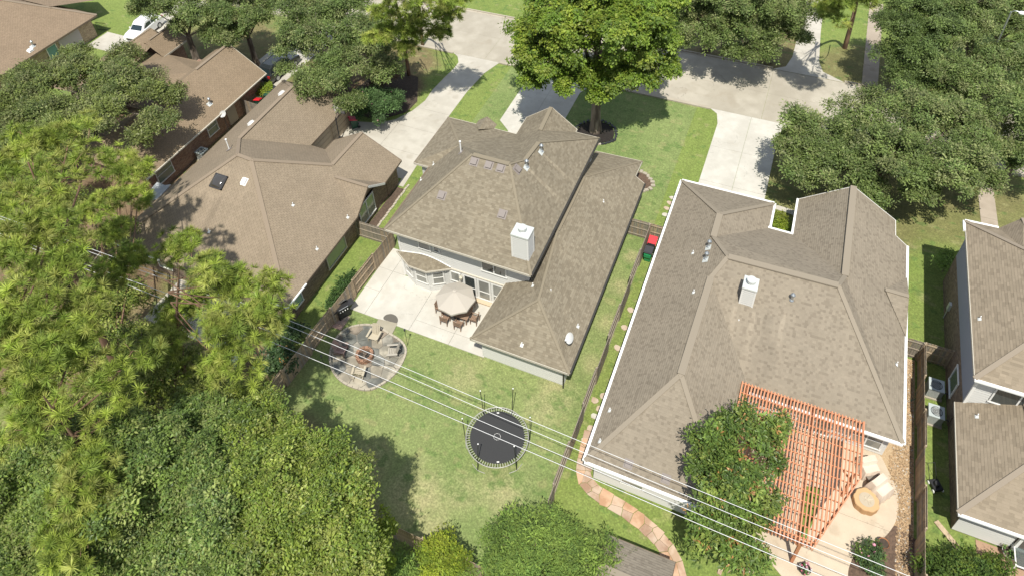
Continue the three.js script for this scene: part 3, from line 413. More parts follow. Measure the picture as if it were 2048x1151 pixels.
{ // ---- the left-hand house: one storey, brown brick, skylight
  const H = thing('brown_brick_house', 'one-storey brown brick house with plain brown hip roof and a square skylight', 'house');
  const A = [-42.65, 2.5, -21.45], B = [-26.85, 2.5, -21.45], k1 = [-36.2, 6.45, -29.45], k2 = [-34.85, 6.45, -29.35], rm = [-38.8, 5, -32.24], rt = [-38.95, 5, -39.6], gf0 = [-42.95, 2.5, -42.7], gf1 = [-35.0, 2.5, -42.7], v1 = [-35.0, 2.5, -35.82], fe = [-33.5, 2.5, -35.8], rR = [-30.5, 4.3, -32.9], gt = [-30.4, 4.3, -37.1], gl = [-33.5, 2.5, -37.1], grr = [-26.86, 2.5, -36.95], dr = [-26.78, 2.5, -34.15], db = [-26.85, 2.5, -30.2], T = [-26.8, 4.0, -32.1], dm = [-29.75, 4.0, -32.1], lm = [-42.7, 2.5, -31];
  const roof = W.roof(H, [[B, db, dm, rR, k2], [dm, dr, grr, gt, rR], [dm, T, dr], [dm, T, db], [A, k1, rm, rt, gf0, lm], [gf0, gf1, rt], [gf1, v1, rm, rt], [v1, fe, rR, k2, k1, rm], [fe, gl, gt, rR]], roofL);
  { const s1 = onPlane(438, 364, [A, B, k2].map(arr)).p; stainedSlope(roof, [A, B, k2, k1], shL, [1.12, 1.1, 1.07], [[s1.x - 0.75, s1.y - 0.3, s1.z + 0.8, 4.2, 0.3, 0.86], [s1.x + 0.8, s1.y - 0.3, s1.z + 0.8, 4.6, 0.32, 0.84], [s1.x + 1.9, s1.y - 0.2, s1.z + 0.5, 4, 0.22, 0.93], [s1.x + 0.1, s1.y - 0.4, s1.z + 1, 3, 0.3, 1.07]], [[s1.x + 0.5, s1.y, s1.z, 4.2, 2.5, 1.07]]); }
  W.hipCap(roof, [[A, k1], [B, k2], [k1, k2], [k2, rR], [rm, k1], [gf0, rt], [gf1, rt]], capL, 0.3); W.cap(roof, rm, rt, capL, 0.32); W.cap(roof, rR, gt, capL, 0.3); W.cap(roof, dm, T, capL, 0.25);
  W.fascia(roof, [[A, B], [B, db], [db, T], [dr, grr], [grr, gt], [gt, gl], [gl, fe], [fe, v1], [v1, gf1], [gf1, gf0], [gf0, lm], [lm, A]], brownTrimM, 0.16); W.fascia(roof, [[T, dr]], whiteM, 0.18);
  W.gutter(H, [[A, [-38, 2.5, -21.45], 0, 0.05], [[-29, 2.5, -21.45], B, 0, 0.05], [B, [-26.85, 2.5, -23.6], 0.05, 0]], gutterM, 0.1, 0.1);
  part(H, 'wall', M(boxAt(-42.2, -27.35, 0, 2.6, -35.4, -21.95), boxAt(-42.5, -35.4, 0, 2.6, -42.2, -35), boxAt(-33.1, -27.3, 0, 2.6, -36.65, -35)), brickBrown);
  part(H, 'garage_wall', boxAt(-35.41, -35.36, 0, 2.45, -42.15, -35.9), tanWallM);
  for (const z of [-40.4, -37.6]) { const dgr = part(H, 'garage_door', boxAt(-35.36, -35.31, 0.02, 2.1, z - 1.22, z + 1.22), std([0.4, 0.33, 0.24], 0.7)); for (const y of [0.55, 1.07, 1.59]) part(dgr, 'door_seam', boxAt(-35.315, -35.3, y - 0.012, y + 0.012, z - 1.2, z + 1.2), brownTrimM); }
  part(H, 'gable_wall', M(boxAt(-27.36, -27.3, 2.5, 2.7, -33.9, -30.4), poly3([V(-27.3, 2.5, -33.9), V(-27.3, 2.5, -30.4), V(-27.3, 3.9, -32.1)])), brickBrown);
  W.window(H, 'x', -32.0, 1.45, 2.1, 1.9, -27.3, { panes: 2, glass: glassGreenM }); W.window(H, 'x', -27.6, 1.35, 2.4, 1.7, -27.3, { panes: 1, glass: glassGreenM, mat: tanTrimM }); W.window(H, 'x', -22.9, 1.5, 0.9, 1.3, -27.3, { glass: glassBlueM }); W.window(H, 'z', -38.4, 1.5, 1.3, 1.2, -21.9, { glass: glassGreenM });
  const RP = [A, B, k2], GP = [B, db, k2], LPl = [A, k1, rm];
  { // skylight: a bronze dome in a square kerb
    const { p, n } = onPlane(438, 364, RP.map(arr)), q = new THREE.Quaternion().setFromUnitVectors(V(0, 1, 0), n), place = (g) => g.applyQuaternion(q).translate(p.x, p.y, p.z);
    const s = part(roof, 'skylight', place(M(box(1.12, 0.16, 0.08, 0, 0.08, 0.52), box(1.12, 0.16, 0.08, 0, 0.08, -0.52), box(0.08, 0.16, 1.12, 0.52, 0.08, 0), box(0.08, 0.16, 1.12, -0.52, 0.08, 0))), darkMetalM);
    const dome = new THREE.PlaneGeometry(1.0, 1.0, 14, 14).rotateX(-Math.PI / 2), pp = dome.attributes.position; for (let i = 0; i < pp.count; i++) pp.setY(i, 0.15 + 0.2 * Math.pow(Math.max(0, (1 - (pp.getX(i) * 2) ** 2) * (1 - (pp.getZ(i) * 2) ** 2)), 0.45)); dome.computeVertexNormals();
    part(s, 'dome', place(dome), new THREE.MeshPhysicalMaterial({ color: col(0.05, 0.045, 0.04), roughness: 0.12, clearcoat: 1, clearcoatRoughness: 0.04, side: THREE.DoubleSide }));
  }
  W.vent(roof, 488.5, 363.5, RP, 'cap'); W.vent(roof, 458, 298, LPl, 'tall', 1); W.vent(roof, 418, 463, RP, 'small');
  for (const [x, y] of [[586, 410], [695.5, 434.5], [634, 497.5]]) W.vent(roof, x, y, GP, 'small');
  for (const [x, y] of [[502, 247], [563, 187]]) W.vent(roof, x, y, [gf0, rt, rm], 'cap');
}
{ // ---- the house beyond: red-brown brick
  const H = thing('red_brick_house', 'one-storey red-brown brick house with brown gable roof shaded by an oak', 'house');
  const e0 = [-45.17, 2.5, -27.5], e1 = [-45.17, 2.5, -43.05], r1 = [-49.25, 4.75, -43.4], r0 = [-49.25, 4.75, -30.8], b0 = [-53.4, 2.5, -27.5], b1 = [-53.4, 2.5, -43.2];
  const roof = W.roof(H, [[e0, e1, r1, r0], [b0, [-53.4, 2.5, -39.6], [-49.25, 4.75, -39.4], r0], [e0, b0, r0], [[-49.25, 4.75, -39.4], r1, [-51.3, 3.6, -43.3], [-51.3, 3.6, -41.2]], [[-53.3, 2.62, -42.3], [-50.0, 2.75, -42.0], [-49.6, 4.2, -39.2], [-49.6, 4.2, -33], [-62, 3.6, -33], [-62, 2.7, -41.5], [-56.6, 2.55, -42.2]], [[-56.48, 2.7, -45.05], [-56.48, 2.7, -41.5], [-58.2, 4.05, -41.4], [-58.2, 4.05, -44.9]], [[-58.2, 4.05, -44.9], [-58.2, 4.05, -41.4], [-60, 2.7, -41.4], [-60, 2.7, -44.9]], [[-58.0, 3.9, -43.5], [-59.5, 4.2, -43.6], [-59.5, 4.2, -38.5], [-57.3, 3.3, -38.5]], [[-59.5, 4.2, -43.6], [-61.5, 2.8, -43.6], [-61.5, 2.8, -38.5], [-59.5, 4.2, -38.5]]], roofLL);
  W.cap(roof, r1, [-49.25, 4.75, -38.9], capL, 0.3); W.cap(roof, [-58.2, 4.05, -44.85], [-58.2, 4.05, -42], capL, 0.22); W.cap(roof, [-59.5, 4.2, -43.55], [-59.5, 4.2, -39], capL, 0.22);
  W.fascia(roof, [[e0, e1], [e1, r1], [[-56.48, 2.7, -45.05], [-56.48, 2.7, -41.6]], [[-56.48, 2.7, -45.05], [-58.2, 4.05, -44.95]]], tanTrimM, 0.18);
  W.gutter(H, [[e0, e1, 0.05, 0]], tanTrimM, 0.1, 0.1);
  part(H, 'wall', M(boxAt(-53, -45.75, 0, 2.6, -42.6, -28), boxAt(-61, -53, 0, 2.4, -41.2, -34), boxAt(-59.6, -56.9, 0, 2.6, -44.5, -41), poly3([V(-45.8, 2.5, -42.6), V(-52.8, 2.5, -42.6), V(-49.25, 4.6, -42.6)])), brickRed);
  W.window(H, 'x', -35.6, 1.5, 1.3, 1.35, -45.72, { rail: 1, glass: glassGreenM }); W.window(H, 'x', -29.6, 1.4, 1.8, 1.5, -45.72, { rail: 1, glass: glassGreenM }); part(H, 'side_door', boxAt(-45.74, -45.68, 0.1, 2.15, -38.7, -37.6), std([0.42, 0.37, 0.29], 0.8));
  const GP = [e0, e1, r0];
  W.vent(roof, 420, 207, GP, 'flue');
}
{ // ---- the house in the far corner
  const H = thing('tan_brick_house', 'one-storey tan brick house with wide dusty brown hip roof beside the white car', 'house');
  const e0 = [-69.9, 2.5, -30], e1 = [-69.9, 2.5, -45.55], r0 = [-80.5, 6.4, -39.5], f = [-92, 2.5, -45.6], b = [-92, 2.5, -29];
  const roof = W.roof(H, [[e0, e1, r0], [e1, f, [-90, 6.4, -39.5], r0], [e0, r0, [-90, 6.4, -39.5], b], [[-73.6, 4.0, -43.4], [-76, 2.5, -49.5], [-72.6, 2.5, -48]], [[-73.6, 4.0, -43.4], [-76, 2.5, -49.5], [-80, 2.5, -48], [-80, 4, -43.4]]], roofTL);
  W.hipCap(roof, [[e1, r0]], capL, 0.3); W.fascia(roof, [[e0, e1], [e1, f]], brownTrimM, 0.2);
  part(H, 'wall', boxAt(-91, -70.45, 0, 2.6, -45.0, -30), brickTan); part(H, 'stucco_panel', boxAt(-70.45, -70.4, 0, 2.5, -43.2, -40.6), std([0.42, 0.37, 0.38], 0.9)); W.window(H, 'x', -39.6, 1.4, 1.2, 1.3, -70.42, { glass: glassBlueM });
  W.vent(roof, 66, 92, [e0, e1, r0], 'flue'); W.vent(roof, 60, 101, [e0, e1, r0], 'cap');
}
{ // ---- the house at the right edge: two storeys, grey-blue upper side wall
  const H = thing('blue_sided_house', 'two-storey house with brown brick below and grey-blue siding above, low rear wing', 'house');
  const f0 = [13.24, 5.5, -42.43], r0 = [13.24, 5.5, -30.05], fR = [21.5, 5.5, -42.5], bR = [21.5, 5.5, -30.05], t0 = [17.4, 7.7, -38.0], t1 = [17.4, 7.7, -34.4];
  part(H, 'wall', M(boxAt(13.55, 21.1, 0, 2.75, -41.9, -30.5), boxAt(13.6, 17.5, 0, 2.5, -30.6, -24.3)), brickBrown);
  part(H, 'upper_wall', boxAt(13.58, 21.1, 2.75, 5.6, -41.88, -30.5), blueSidingM);
  W.siding(H, '-x', -41.85, -30.55, 2.78, 5.4, 13.58, blueSidingM, 0.24, 'siding_board'); W.siding(H, 'z', 13.6, 21.1, 2.75, 5.3, -30.5, whiteSidingM, 0.2);
  part(H, 'corner_board', box(0.14, 2.8, 0.12, 13.62, 4.1, -30.46), whiteM);
  const roof = W.roof(H, [[f0, r0, t1, t0], [r0, bR, t1], [f0, [15.2, 5.5, -42.5], [15.9, 6.85, -39.7], t0], [[15.2, 5.5, -42.5], [16.3, 6.4, -43.0], [16.6, 6.9, -39.6], [15.9, 6.85, -39.7]], [[16.3, 6.4, -43.0], [18.6, 5.5, -43.0], [18.6, 6.6, -39.6], [16.6, 6.9, -39.6]], [[18.6, 5.5, -43], fR, t0, [16.6, 6.9, -39.6]], [fR, bR, t1, t0]], roofRR);
  W.hipCap(roof, [[f0, t0], [r0, t1]], std([0.26, 0.215, 0.165], 0.95), 0.26); W.cap(roof, [16.3, 6.4, -42.95], [16.6, 6.9, -39.6], std([0.26, 0.215, 0.165], 0.95), 0.26);
  W.fascia(roof, [[f0, r0]], tanTrimM, 0.14); W.gutter(H, [[r0, bR, 0, 0.06], [f0, [15.2, 5.5, -42.5], 0, -0.06], [f0, [13.24, 5.5, -41.5], -0.06, 0]], gutterM, 0.14, 0.13);
  W.window(H, 'z', 15.8, 4.15, 2.5, 1.3, -30.47, { panes: 2, glass: glassM }); W.window(H, '-x', -32.6, 1.5, 1.4, 1.5, 13.55, { glass: glassGreenM });
  const w0 = [13.17, 2.5, -23.85], w1 = [20.5, 2.5, -23.9], ap = [16.5, 4.25, -27.4], wl = [13.19, 2.5, -30.44], tp = [16.2, 4.1, -30.45];
  const wr = W.roof(H, [[w0, w1, ap], [w0, ap, tp, wl], [w1, ap, tp, [20.5, 2.5, -30.45]]], roofRR);
  W.hipCap(wr, [[w0, ap]], std([0.26, 0.215, 0.165], 0.95), 0.26); W.cap(wr, ap, tp, std([0.26, 0.215, 0.165], 0.95), 0.3); W.gutter(H, [[w0, w1, 0, 0.06]], gutterM, 0.13, 0.12); W.fascia(wr, [[w0, wl]], tanTrimM, 0.14);
  W.siding(H, 'z', 13.6, 16.2, 0.12, 2.4, -24.3, whiteSidingM, 0.2); part(H, 'porch_sill', box(3.6, 0.12, 0.2, 18.0, 0.7, -24.15), whiteM);
  for (const x of [16.3, 17.9, 19.5]) part(H, 'porch_post', box(0.14, 2.35, 0.14, x, 1.2, -24.15), whiteM);
  for (const x of [17.1, 18.7]) { const s = part(H, 'screen', box(1.44, 1.6, 0.02, x, 1.58, -24.15), std([0.1, 0.085, 0.07], 0.9)); }
  W.vent(roof, 1960, 637, [f0, r0, t1], 'small'); W.vent(wr, 1954.5, 832, [w0, ap, wl], 'small');
  part(H, 'meter_box', M(boxAt(13.4, 13.55, 1.0, 1.6, -38.7, -38.4), rod(V(13.48, 0.1, -38.55), V(13.48, 1.0, -38.55), 0.03)), paleMetalM);
}
{ // ---- garden shed by the path, only its roof in view
  const H = thing('garden_shed', 'small garden shed with grey shingle roof beside the curving flagstone path', 'shed');
  const a = [-2.95, 2.15, -16.2], b = [0.5, 2.15, -16.25], c = [0.5, 2.95, -14.4], d = [-2.95, 2.95, -14.35];
  part(H, 'wall', M(boxAt(-2.8, 0.35, 0, 2.2, -16.0, -12.75), poly3([V(-2.8, 2.1, -16), V(-2.8, 2.1, -12.75), V(-2.8, 2.85, -14.4)]), poly3([V(0.35, 2.1, -16), V(0.35, 2.1, -12.75), V(0.35, 2.85, -14.4)])), std([0.3, 0.22, 0.15], 0.9));
  const r = W.roof(H, [[a, b, c, d], [d, c, [0.5, 2.15, -12.5], [-2.95, 2.15, -12.5]]], roofShed); W.fascia(r, [[a, b], [a, d], [b, c]], brownTrimM, 0.14); W.cap(r, d, c, capR, 0.3);
}

// ================================================================ fences
const postG = new THREE.BoxGeometry(0.09, 1.85, 0.09);
const picketG = [0, 1, 2].map((k) => { const g = new THREE.BoxGeometry(0.136, 1.78 + k * 0.012, 0.016); g.translate(0, 0.02, 0); return uvm(g); });
function fence(label, x0, z0, x1, z1, o = {}) { // six-foot pickets, panels facing either way in turn
  const L = Math.hypot(x1 - x0, z1 - z0), F = thing('picket_fence', label, 'fence', [x0, 0, z0], Math.atan2(-(z1 - z0), x1 - x0)), mats = o.grey ? greyPicketM : picketM, rm = o.grey ? railM : railBrownM;
  const n = Math.round(L / 2.44), pl = L / n;
  for (let i = 0; i <= n; i++) { const p = part(F, 'post', postG, rm); p.position.set(i * pl, 0.92, 0); }
  for (let i = 0; i < n; i++) {
    const side = o.oneSide ?? ((i + (o.flip || 0)) % 2 ? 1 : -1);
    for (const y of [0.25, 0.95, 1.62]) { const r = part(F, 'rail', new THREE.BoxGeometry(pl, 0.09, 0.04), rm); r.position.set((i + 0.5) * pl, y, side * 0.024); }
    const m = Math.floor(pl / 0.143);
    for (let k = 0; k < m; k++) { const q = part(F, 'picket', picketG[Math.floor(rnd() * 3)], mats[Math.floor(rnd() * mats.length)]); q.position.set(i * pl + (k + 0.5) * (pl / m), 0.9 + rr(-0.012, 0.012), side * 0.054); q.rotation.z = rr(-0.008, 0.008); }
  }
  return F;
}
fence('tan picket fence between the white patio and the brown brick house', -25.0, -12.6, -24.2, -30.6, { flip: 1 });
fence('weathered grey picket fence between the trampoline lawn and the house with the pergola', -6.5, -12.6, -6.5, -38.0, { grey: true });
fence('brown picket fence along the gravel bed beside the orange pergola', 11.9, -13.5, 11.9, -34.5, { flip: 1 });
fence('short fence with gate boards closing the strip beside the brown brick house', -27.3, -30.35, -24.3, -30.4, { oneSide: -1, grey: true });
fence('short grey fence between the low wing and the red wheeled bin', -8.3, -38.1, -6.55, -38.1, { oneSide: -1, grey: true });
fence('short brown fence behind the red wheeled bin', -6.45, -38.1, -4.9, -38.12, { oneSide: -1 });
fence('short fence beside the two air conditioners, joining the grey-blue sided house', 11.95, -34.6, 13.5, -34.6, { oneSide: -1 });
fence('short fence between the white-guttered house corner and the gravel bed', 10.2, -34.55, 11.85, -34.55, { oneSide: -1, grey: true });
fence('tan picket fence across the bottom of the trampoline lawn, behind shrubs', -24.9, -12.5, -6.6, -12.5, { oneSide: 1 });
fence('short fence across the shaded alley in front of the red recycling bins', -45.7, -39.6, -43.1, -39.5, { oneSide: 1, grey: true });

// ================================================================ beds, paths, stones
{
  const b = struct('gravel_bed', prism([...Gxz([[1733, 893], [1758, 908], [1776, 940], [1793, 980], [1797, 1020], [1788, 1050], [1768, 1075], [1742, 1092]]), [9.6, -20.2], [11.8, -19], [11.8, -34.45], [10.6, -34.45], [10.15, -27.3]], -0.01, 0.02), gravelM);
  const m = struct('flower_bed', prism(Gxz([[1742, 1092], [1790, 1050], [1850, 1090], [1850, 1180], [1680, 1180], [1700, 1120]]), -0.01, 0.03), brownMulchM);
  struct('flower_bed', prism(smoothRing([[-15.7, -48.6], [-14.6, -50.1], [-12.8, -49.7], [-12.4, -48.2], [-13.6, -47.3], [-15.1, -47.5]], 28), -0.01, 0.06), blackMulchM);
  struct('flower_bed', prism(Gxz([[1274, 342], [1288, 347], [1300, 358], [1305, 370], [1297, 378], [1284, 382], [1270, 365]]), -0.01, 0.05), brownMulchM);
  struct('flower_bed', prism([[-36.2, -43.2], [-33.2, -43.3], [-31.4, -45.2], [-31.2, -47], [-33, -50.5], [-37, -51], [-38, -46]], -0.01, 0.04), mulchM);
  struct('flower_bed', prism([[-27.25, -36.2], [-26.55, -36.2], [-26.5, -31.0], [-27.25, -31.0]], -0.01, 0.03), std([1.6, 1.5, 1.45], 1, { map: mulchMap }));
  struct('paved_yard', prism([[14.75, -24.2], [24, -24.2], [24, -20.5], [14.95, -20.5]], -0.01, 0.04), std([0.75, 0.52, 0.4], 0.9, { map: concMap }));
  const P = structGroup('patio');
  slabs(P, [...smoothRing(Gxz([[1700, 870], [1733, 893], [1758, 908], [1776, 940], [1793, 980], [1797, 1020], [1788, 1050], [1768, 1075], [1742, 1092], [1712, 1108], [1698, 1135], [1690, 1170], [1600, 1185], [1545, 1130], [1505, 1085], [1470, 1040], [1470, 960], [1480, 860], [1560, 850]]), 90)], [], [-22.9], 0.008, -0.01, 0.05, pinkConc);
  struct('planting_strip', prism(Gxz([[1610, 972], [1640, 976], [1632, 1030], [1612, 1078], [1594, 1074]]), 0.04, 0.075), std([0.13, 0.19, 0.04], 1));
  // pebbles lying on the gravel bed, too many to count
  const n = 5200, pg = new THREE.IcosahedronGeometry(0.05, 0), im = new THREE.InstancedMesh(pg, std([1, 1, 1], 0.9), n), mt = new THREE.Matrix4(), q = new THREE.Quaternion(); im.name = 'pebbles'; im.userData.kind = 'stuff'; im.userData.label = 'loose tan and brown pebbles covering the gravel bed'; im.userData.category = 'gravel'; im.castShadow = im.receiveShadow = true;
  for (let i = 0; i < n; i++) { const z = -34.3 + 15 * rnd() ** 1.0, lo = z < -27.3 ? 10.65 : z < -25 ? 10.5 : 10.95, s = rr(0.4, 1.3); q.setFromEuler(new THREE.Euler(rr(0, 6), rr(0, 6), rr(0, 6))); mt.compose(V(rr(lo, 11.75), 0.025, z), q, V(s, s * 0.6, s)); im.setMatrixAt(i, mt); const k = rr(0.5, 1.2); im.setColorAt(i, rnd() < 0.1 ? col(0.5 * k, 0.46 * k, 0.4 * k) : col(0.4 * k, 0.275 * k, 0.16 * k)); }
  scene.add(im);
}
const stoneMats = (map, tints) => tints.map((t) => std(t, 0.92, { map }));
function voronoi(seeds, outline) { return seeds.map((s, i) => { let p = outline; for (let j = 0; j < seeds.length; j++) if (j !== i) { const t = seeds[j], a = t[0] - s[0], b = t[1] - s[1]; p = clip(p, a, b, (t[0] * t[0] + t[1] * t[1] - s[0] * s[0] - s[1] * s[1]) / 2); if (p.length < 3) break; } return p; }); }
function shrink(p, g) { const cx = p.reduce((s, a) => s + a[0], 0) / p.length, cz = p.reduce((s, a) => s + a[1], 0) / p.length; return p.map((a) => { const d = Math.hypot(a[0] - cx, a[1] - cz), k = Math.max(0, 1 - g / d); return [cx + (a[0] - cx) * k, cz + (a[1] - cz) * k]; }); }
{ // curving orange flagstone path
  const path = structGroup('flagstone_path'), mats = stoneMats(flagMap, [[0.95, 1.0, 1.05], [0.9, 1.0, 1.1], [1.05, 1.2, 1.3], [0.78, 0.8, 0.85], [1.0, 0.95, 0.9]]);
  const ctr = new THREE.CatmullRomCurve3([[-5.75, -22.2], [-5.6, -20.7], [-5.35, -19.55], [-4.6, -18.95], [-3.4, -18.75], [-2.0, -18.45], [-0.7, -17.95], [0.3, -17.2], [1.0, -16.2], [1.4, -15], [1.6, -13.5]].map(([x, z]) => V(x, 0, z)));
  const len = ctr.getLength(), w = 0.88, seeds = []; for (let s = 0.2; s < len; s += 0.62) { const k = rnd() < 0.25 ? 1 : 2; for (let i = 0; i < k; i++) seeds.push([s + rr(-0.2, 0.2), (i + 0.5) * w / k + rr(-0.13, 0.13)]); }
  for (const c of voronoi(seeds, [[0, 0], [len, 0], [len, w], [0, w]])) {
    if (c.length < 3 || areaOf(c) < 0.03) continue;
    const q = shrink(c, 0.016).map(([s, t]) => { const u = clamp(s / len, 0.0001, 0.9999), p = ctr.getPointAt(u), d = ctr.getTangentAt(u), o = t - w / 2 + (t < 0.2 || t > w - 0.2 ? rr(-0.05, 0.05) : 0); return [p.x - d.z * o, p.z + d.x * o]; });
    part(path, 'flagstone', prism(q, -0.01, 0.035 + rr(0, 0.015)), mats[Math.floor(rnd() * mats.length)]);
  }
}
{ // stepping stones along the two side yards
  const A = structGroup('stepping_stones'), m = stoneMats(flagMap, [[0.95, 1.3, 1.6], [0.9, 1.05, 1.15]]);
  const spots = [[1345, 396], [1340, 406], [1334, 417], [1330, 429], [1206, 792], [1190, 800], [1200, 817], [1190, 832], [1182, 856], [1172, 880], [1236, 695], [1250, 655], [1262, 620]];
  for (const [x, y] of spots) { const p = G(x, y), r = []; for (let k = 0; k < 8; k++) { const a = k / 8 * 6.283, d = rr(0.2, 0.3); r.push([p.x + Math.cos(a) * d, p.z + Math.sin(a) * d * 0.85]); } part(A, 'stepping_stone', prism(r, -0.01, 0.035), m[Math.floor(rnd() * 2)]); }
  const B = structGroup('stepping_stones'), w = std([0.95, 0.98, 0.95], 0.9, { map: concMap }); for (let z = -39; z < -23; z += 0.85) if (Math.abs(z + 30.3) > 0.5) part(B, 'stepping_stone', prism([[-25.3, z], [-24.95, z + 0.05], [-24.93, z + 0.55], [-25.28, z + 0.52]], -0.01, 0.04), w);
  const G2 = structGroup('edging'); for (let z = -36.6; z < -30.8; z += 0.36) part(G2, 'edging_stone', box(0.16, 0.1, 0.31, -26.42 + rr(-0.03, 0.03), 0.05, z, rr(-0.15, 0.15)), m[0]);
  const C = structGroup('edging'); const ring = smoothRing([[-15.85, -48.6], [-14.6, -50.3], [-12.7, -49.85], [-12.2, -48.2], [-13.5, -47.1], [-15.2, -47.35]], 36); ring.forEach((p, i) => part(C, 'edging_stone', box(0.3, 0.12, 0.16, p[0], 0.05, p[1], rr(0, 3)), i > 22 ? m[0] : darkMetalM));
  const D = structGroup('edging'); Gxz([[1276, 341], [1283, 344], [1290, 348], [1296, 353], [1301, 359], [1305, 365], [1306, 372], [1301, 378], [1293, 381], [1286, 383]]).forEach((p) => part(D, 'edging_stone', box(0.34, 0.14, 0.24, p[0], 0.06, p[1], rr(0, 3)), kerbM));
  const E = structGroup('edging'); Gxz([[1440, 1143], [1456, 1138], [1470, 1136], [1485, 1138], [1500, 1142], [1515, 1138]]).forEach((p) => part(E, 'edging_stone', box(0.3, 0.1, 0.2, p[0], 0.05, p[1], rr(0, 3)), m[1]));
}
{ // round flagstone terrace with a fire pit
  const T = structGroup('fire_pit_terrace'), mats = stoneMats(slateMap, [[0.9, 0.9, 0.88], [1.1, 1.07, 1.0], [0.62, 0.66, 0.7], [1.15, 1.08, 0.98], [0.72, 0.64, 0.58], [0.5, 0.54, 0.56]]), cx = -21.25, cz = -21.5;
  const ring = smoothRing(Gxz([[660, 712], [668, 685], [690, 660], [720, 651], [748, 652], [782, 670], [802, 683], [812, 700], [806, 722], [790, 747], [765, 768], [737, 780], [705, 774], [680, 760], [664, 738]]), 40);
  const seeds = []; for (let i = 0; i < 300 && seeds.length < 44; i++) { const a = rnd() * 6.283, d = Math.sqrt(rnd()) * 2.7, s = [cx + Math.cos(a) * d, cz + Math.sin(a) * d]; if (seeds.every((t) => Math.hypot(t[0] - s[0], t[1] - s[1]) > 0.62)) seeds.push(s); }
  struct('terrace_bed', prism(ring, -0.01, 0.025), std([0.22, 0.2, 0.17], 0.95), T);
  for (const c of voronoi(seeds, ring)) if (c.length > 2 && areaOf(c) > 0.05) part(T, 'flagstone', prism(shrink(c, 0.03), 0, 0.06 + rr(0, 0.02)), mats[Math.floor(rnd() * mats.length)]);
  for (let i = 0; i < ring.length; i++) { const a = ring[i], b = ring[(i + 1) % ring.length]; part(T, 'edging_stone', uvm(bar(V(a[0], 0.07, a[1]), V(b[0] + (a[0] - b[0]) * 0.06, 0.07, b[1] + (a[1] - b[1]) * 0.06), 0.14, 0.14)), kerbM); }
  slabs(T, Gxz([[750, 652], [757, 638], [795, 647], [783, 671]]), [], [], 0, 0, 0.075, std([0.72, 0.7, 0.62], 0.9, { map: concMap }), 'step_slab');
  const mat = solo('door_mat', 'round-ended grey mat lying on the white patio by the fire pit terrace', 'mat', prism(smoothRing(Gxz([[767, 635], [772, 630], [782, 628], [792, 632], [796, 640], [793, 647], [780, 643], [768, 639]]), 24), 0.052, 0.066), std([0.115, 0.105, 0.09], 0.95));
  const pit = thing('fire_pit', 'round fire pit of orange-brown blocks in the middle of the flagstone terrace', 'fire pit', [-21.2, 0.07, -21.45]), pm = stoneMats(flagMap, [[0.62, 0.55, 0.55], [0.5, 0.46, 0.45], [0.7, 0.62, 0.6]]);
  for (let r = 0; r < 3; r++) for (let k = 0; k < 14; k++) { const a = (k + 0.5 * (r % 2)) / 14 * 6.283, b = part(pit, 'block', new THREE.BoxGeometry(0.2, 0.11, 0.19), pm[Math.floor(rnd() * 3)]); b.position.set(Math.cos(a) * 0.5, 0.057 + r * 0.113, Math.sin(a) * 0.5); b.rotation.y = -a + Math.PI / 2; }
  part(pit, 'ash', cyl(0.42, 0.42, 0.06, 0, 0.04, 0, 20), std([0.05, 0.045, 0.04], 1));
  for (let k = 0; k < 4; k++) part(pit, 'log', rod(V(-0.25 + k * 0.12, 0.12 + 0.03 * k, -0.2), V(0.2 - k * 0.1, 0.14, 0.22), 0.05, 0.045, 7), barkM);
}
// ================================================================ yard furniture
function adirondack(label, px, py, mat) { // slatted low armchair facing the fire pit
  const p = G(px, py, 0.08), o = thing('adirondack_chair', label, 'chair', [p.x, 0.07, p.z], Math.atan2(-21.2 - p.x, -21.45 - p.z), 'chairs round the fire pit');
  for (let i = 0; i < 5; i++) { const s = part(o, 'back_slat', box(0.1, 0.85, 0.02), mat); s.position.set((i - 2) * 0.115, 0.66 - Math.abs(i - 2) * 0.03, -0.33); s.rotation.x = -0.42; }
  for (let i = 0; i < 5; i++) { const s = part(o, 'seat_slat', box(0.56, 0.02, 0.095), mat); s.position.set(0, 0.26 + i * 0.022, -0.16 + i * 0.11); }
  for (const s of [-1, 1]) { part(o, 'armrest', box(0.13, 0.025, 0.72, s * 0.37, 0.54, 0.02), mat); part(o, 'leg', box(0.03, 0.54, 0.1, s * 0.33, 0.27, 0.28), mat); const l = part(o, 'leg', box(0.03, 0.1, 0.85), mat); l.position.set(s * 0.3, 0.2, -0.08); l.rotation.x = -0.3; }
  return o;
}
const adiTan = std([0.42, 0.37, 0.28], 0.85), adiGrey = std([0.36, 0.33, 0.28], 0.85), adiRed = std([0.3, 0.2, 0.17], 0.85);
adirondack('tan slatted armchair at the fire pit beside the terrace step slab', 750, 676, adiTan);
adirondack('tan slatted armchair at the fire pit on the side of the open lawn', 787, 708, adiGrey);
adirondack('reddish slatted armchair at the fire pit on the fence side', 684, 703, adiRed);
adirondack('grey slatted armchair at the fire pit on the side away from the house', 719, 750, adiTan);
{ // thin garden torches
  const torch = (l, x, y, h) => { const p = G(x, y), o = thing('garden_torch', l, 'torch', [p.x, 0, p.z], 0, 'garden torches'); part(o, 'stake', rod(V(0, 0, 0), V(0.04, h, 0.02), 0.016, 0.014), blackM); part(o, 'holder', cyl(0.05, 0.07, 0.16, 0.04, h + 0.06, 0.02, 8), darkMetalM); };
  torch('black garden torch at the terrace edge facing the lawn', 815, 690, 1.7); torch('black garden torch at the terrace edge facing the fence', 652, 742, 1.7);
}
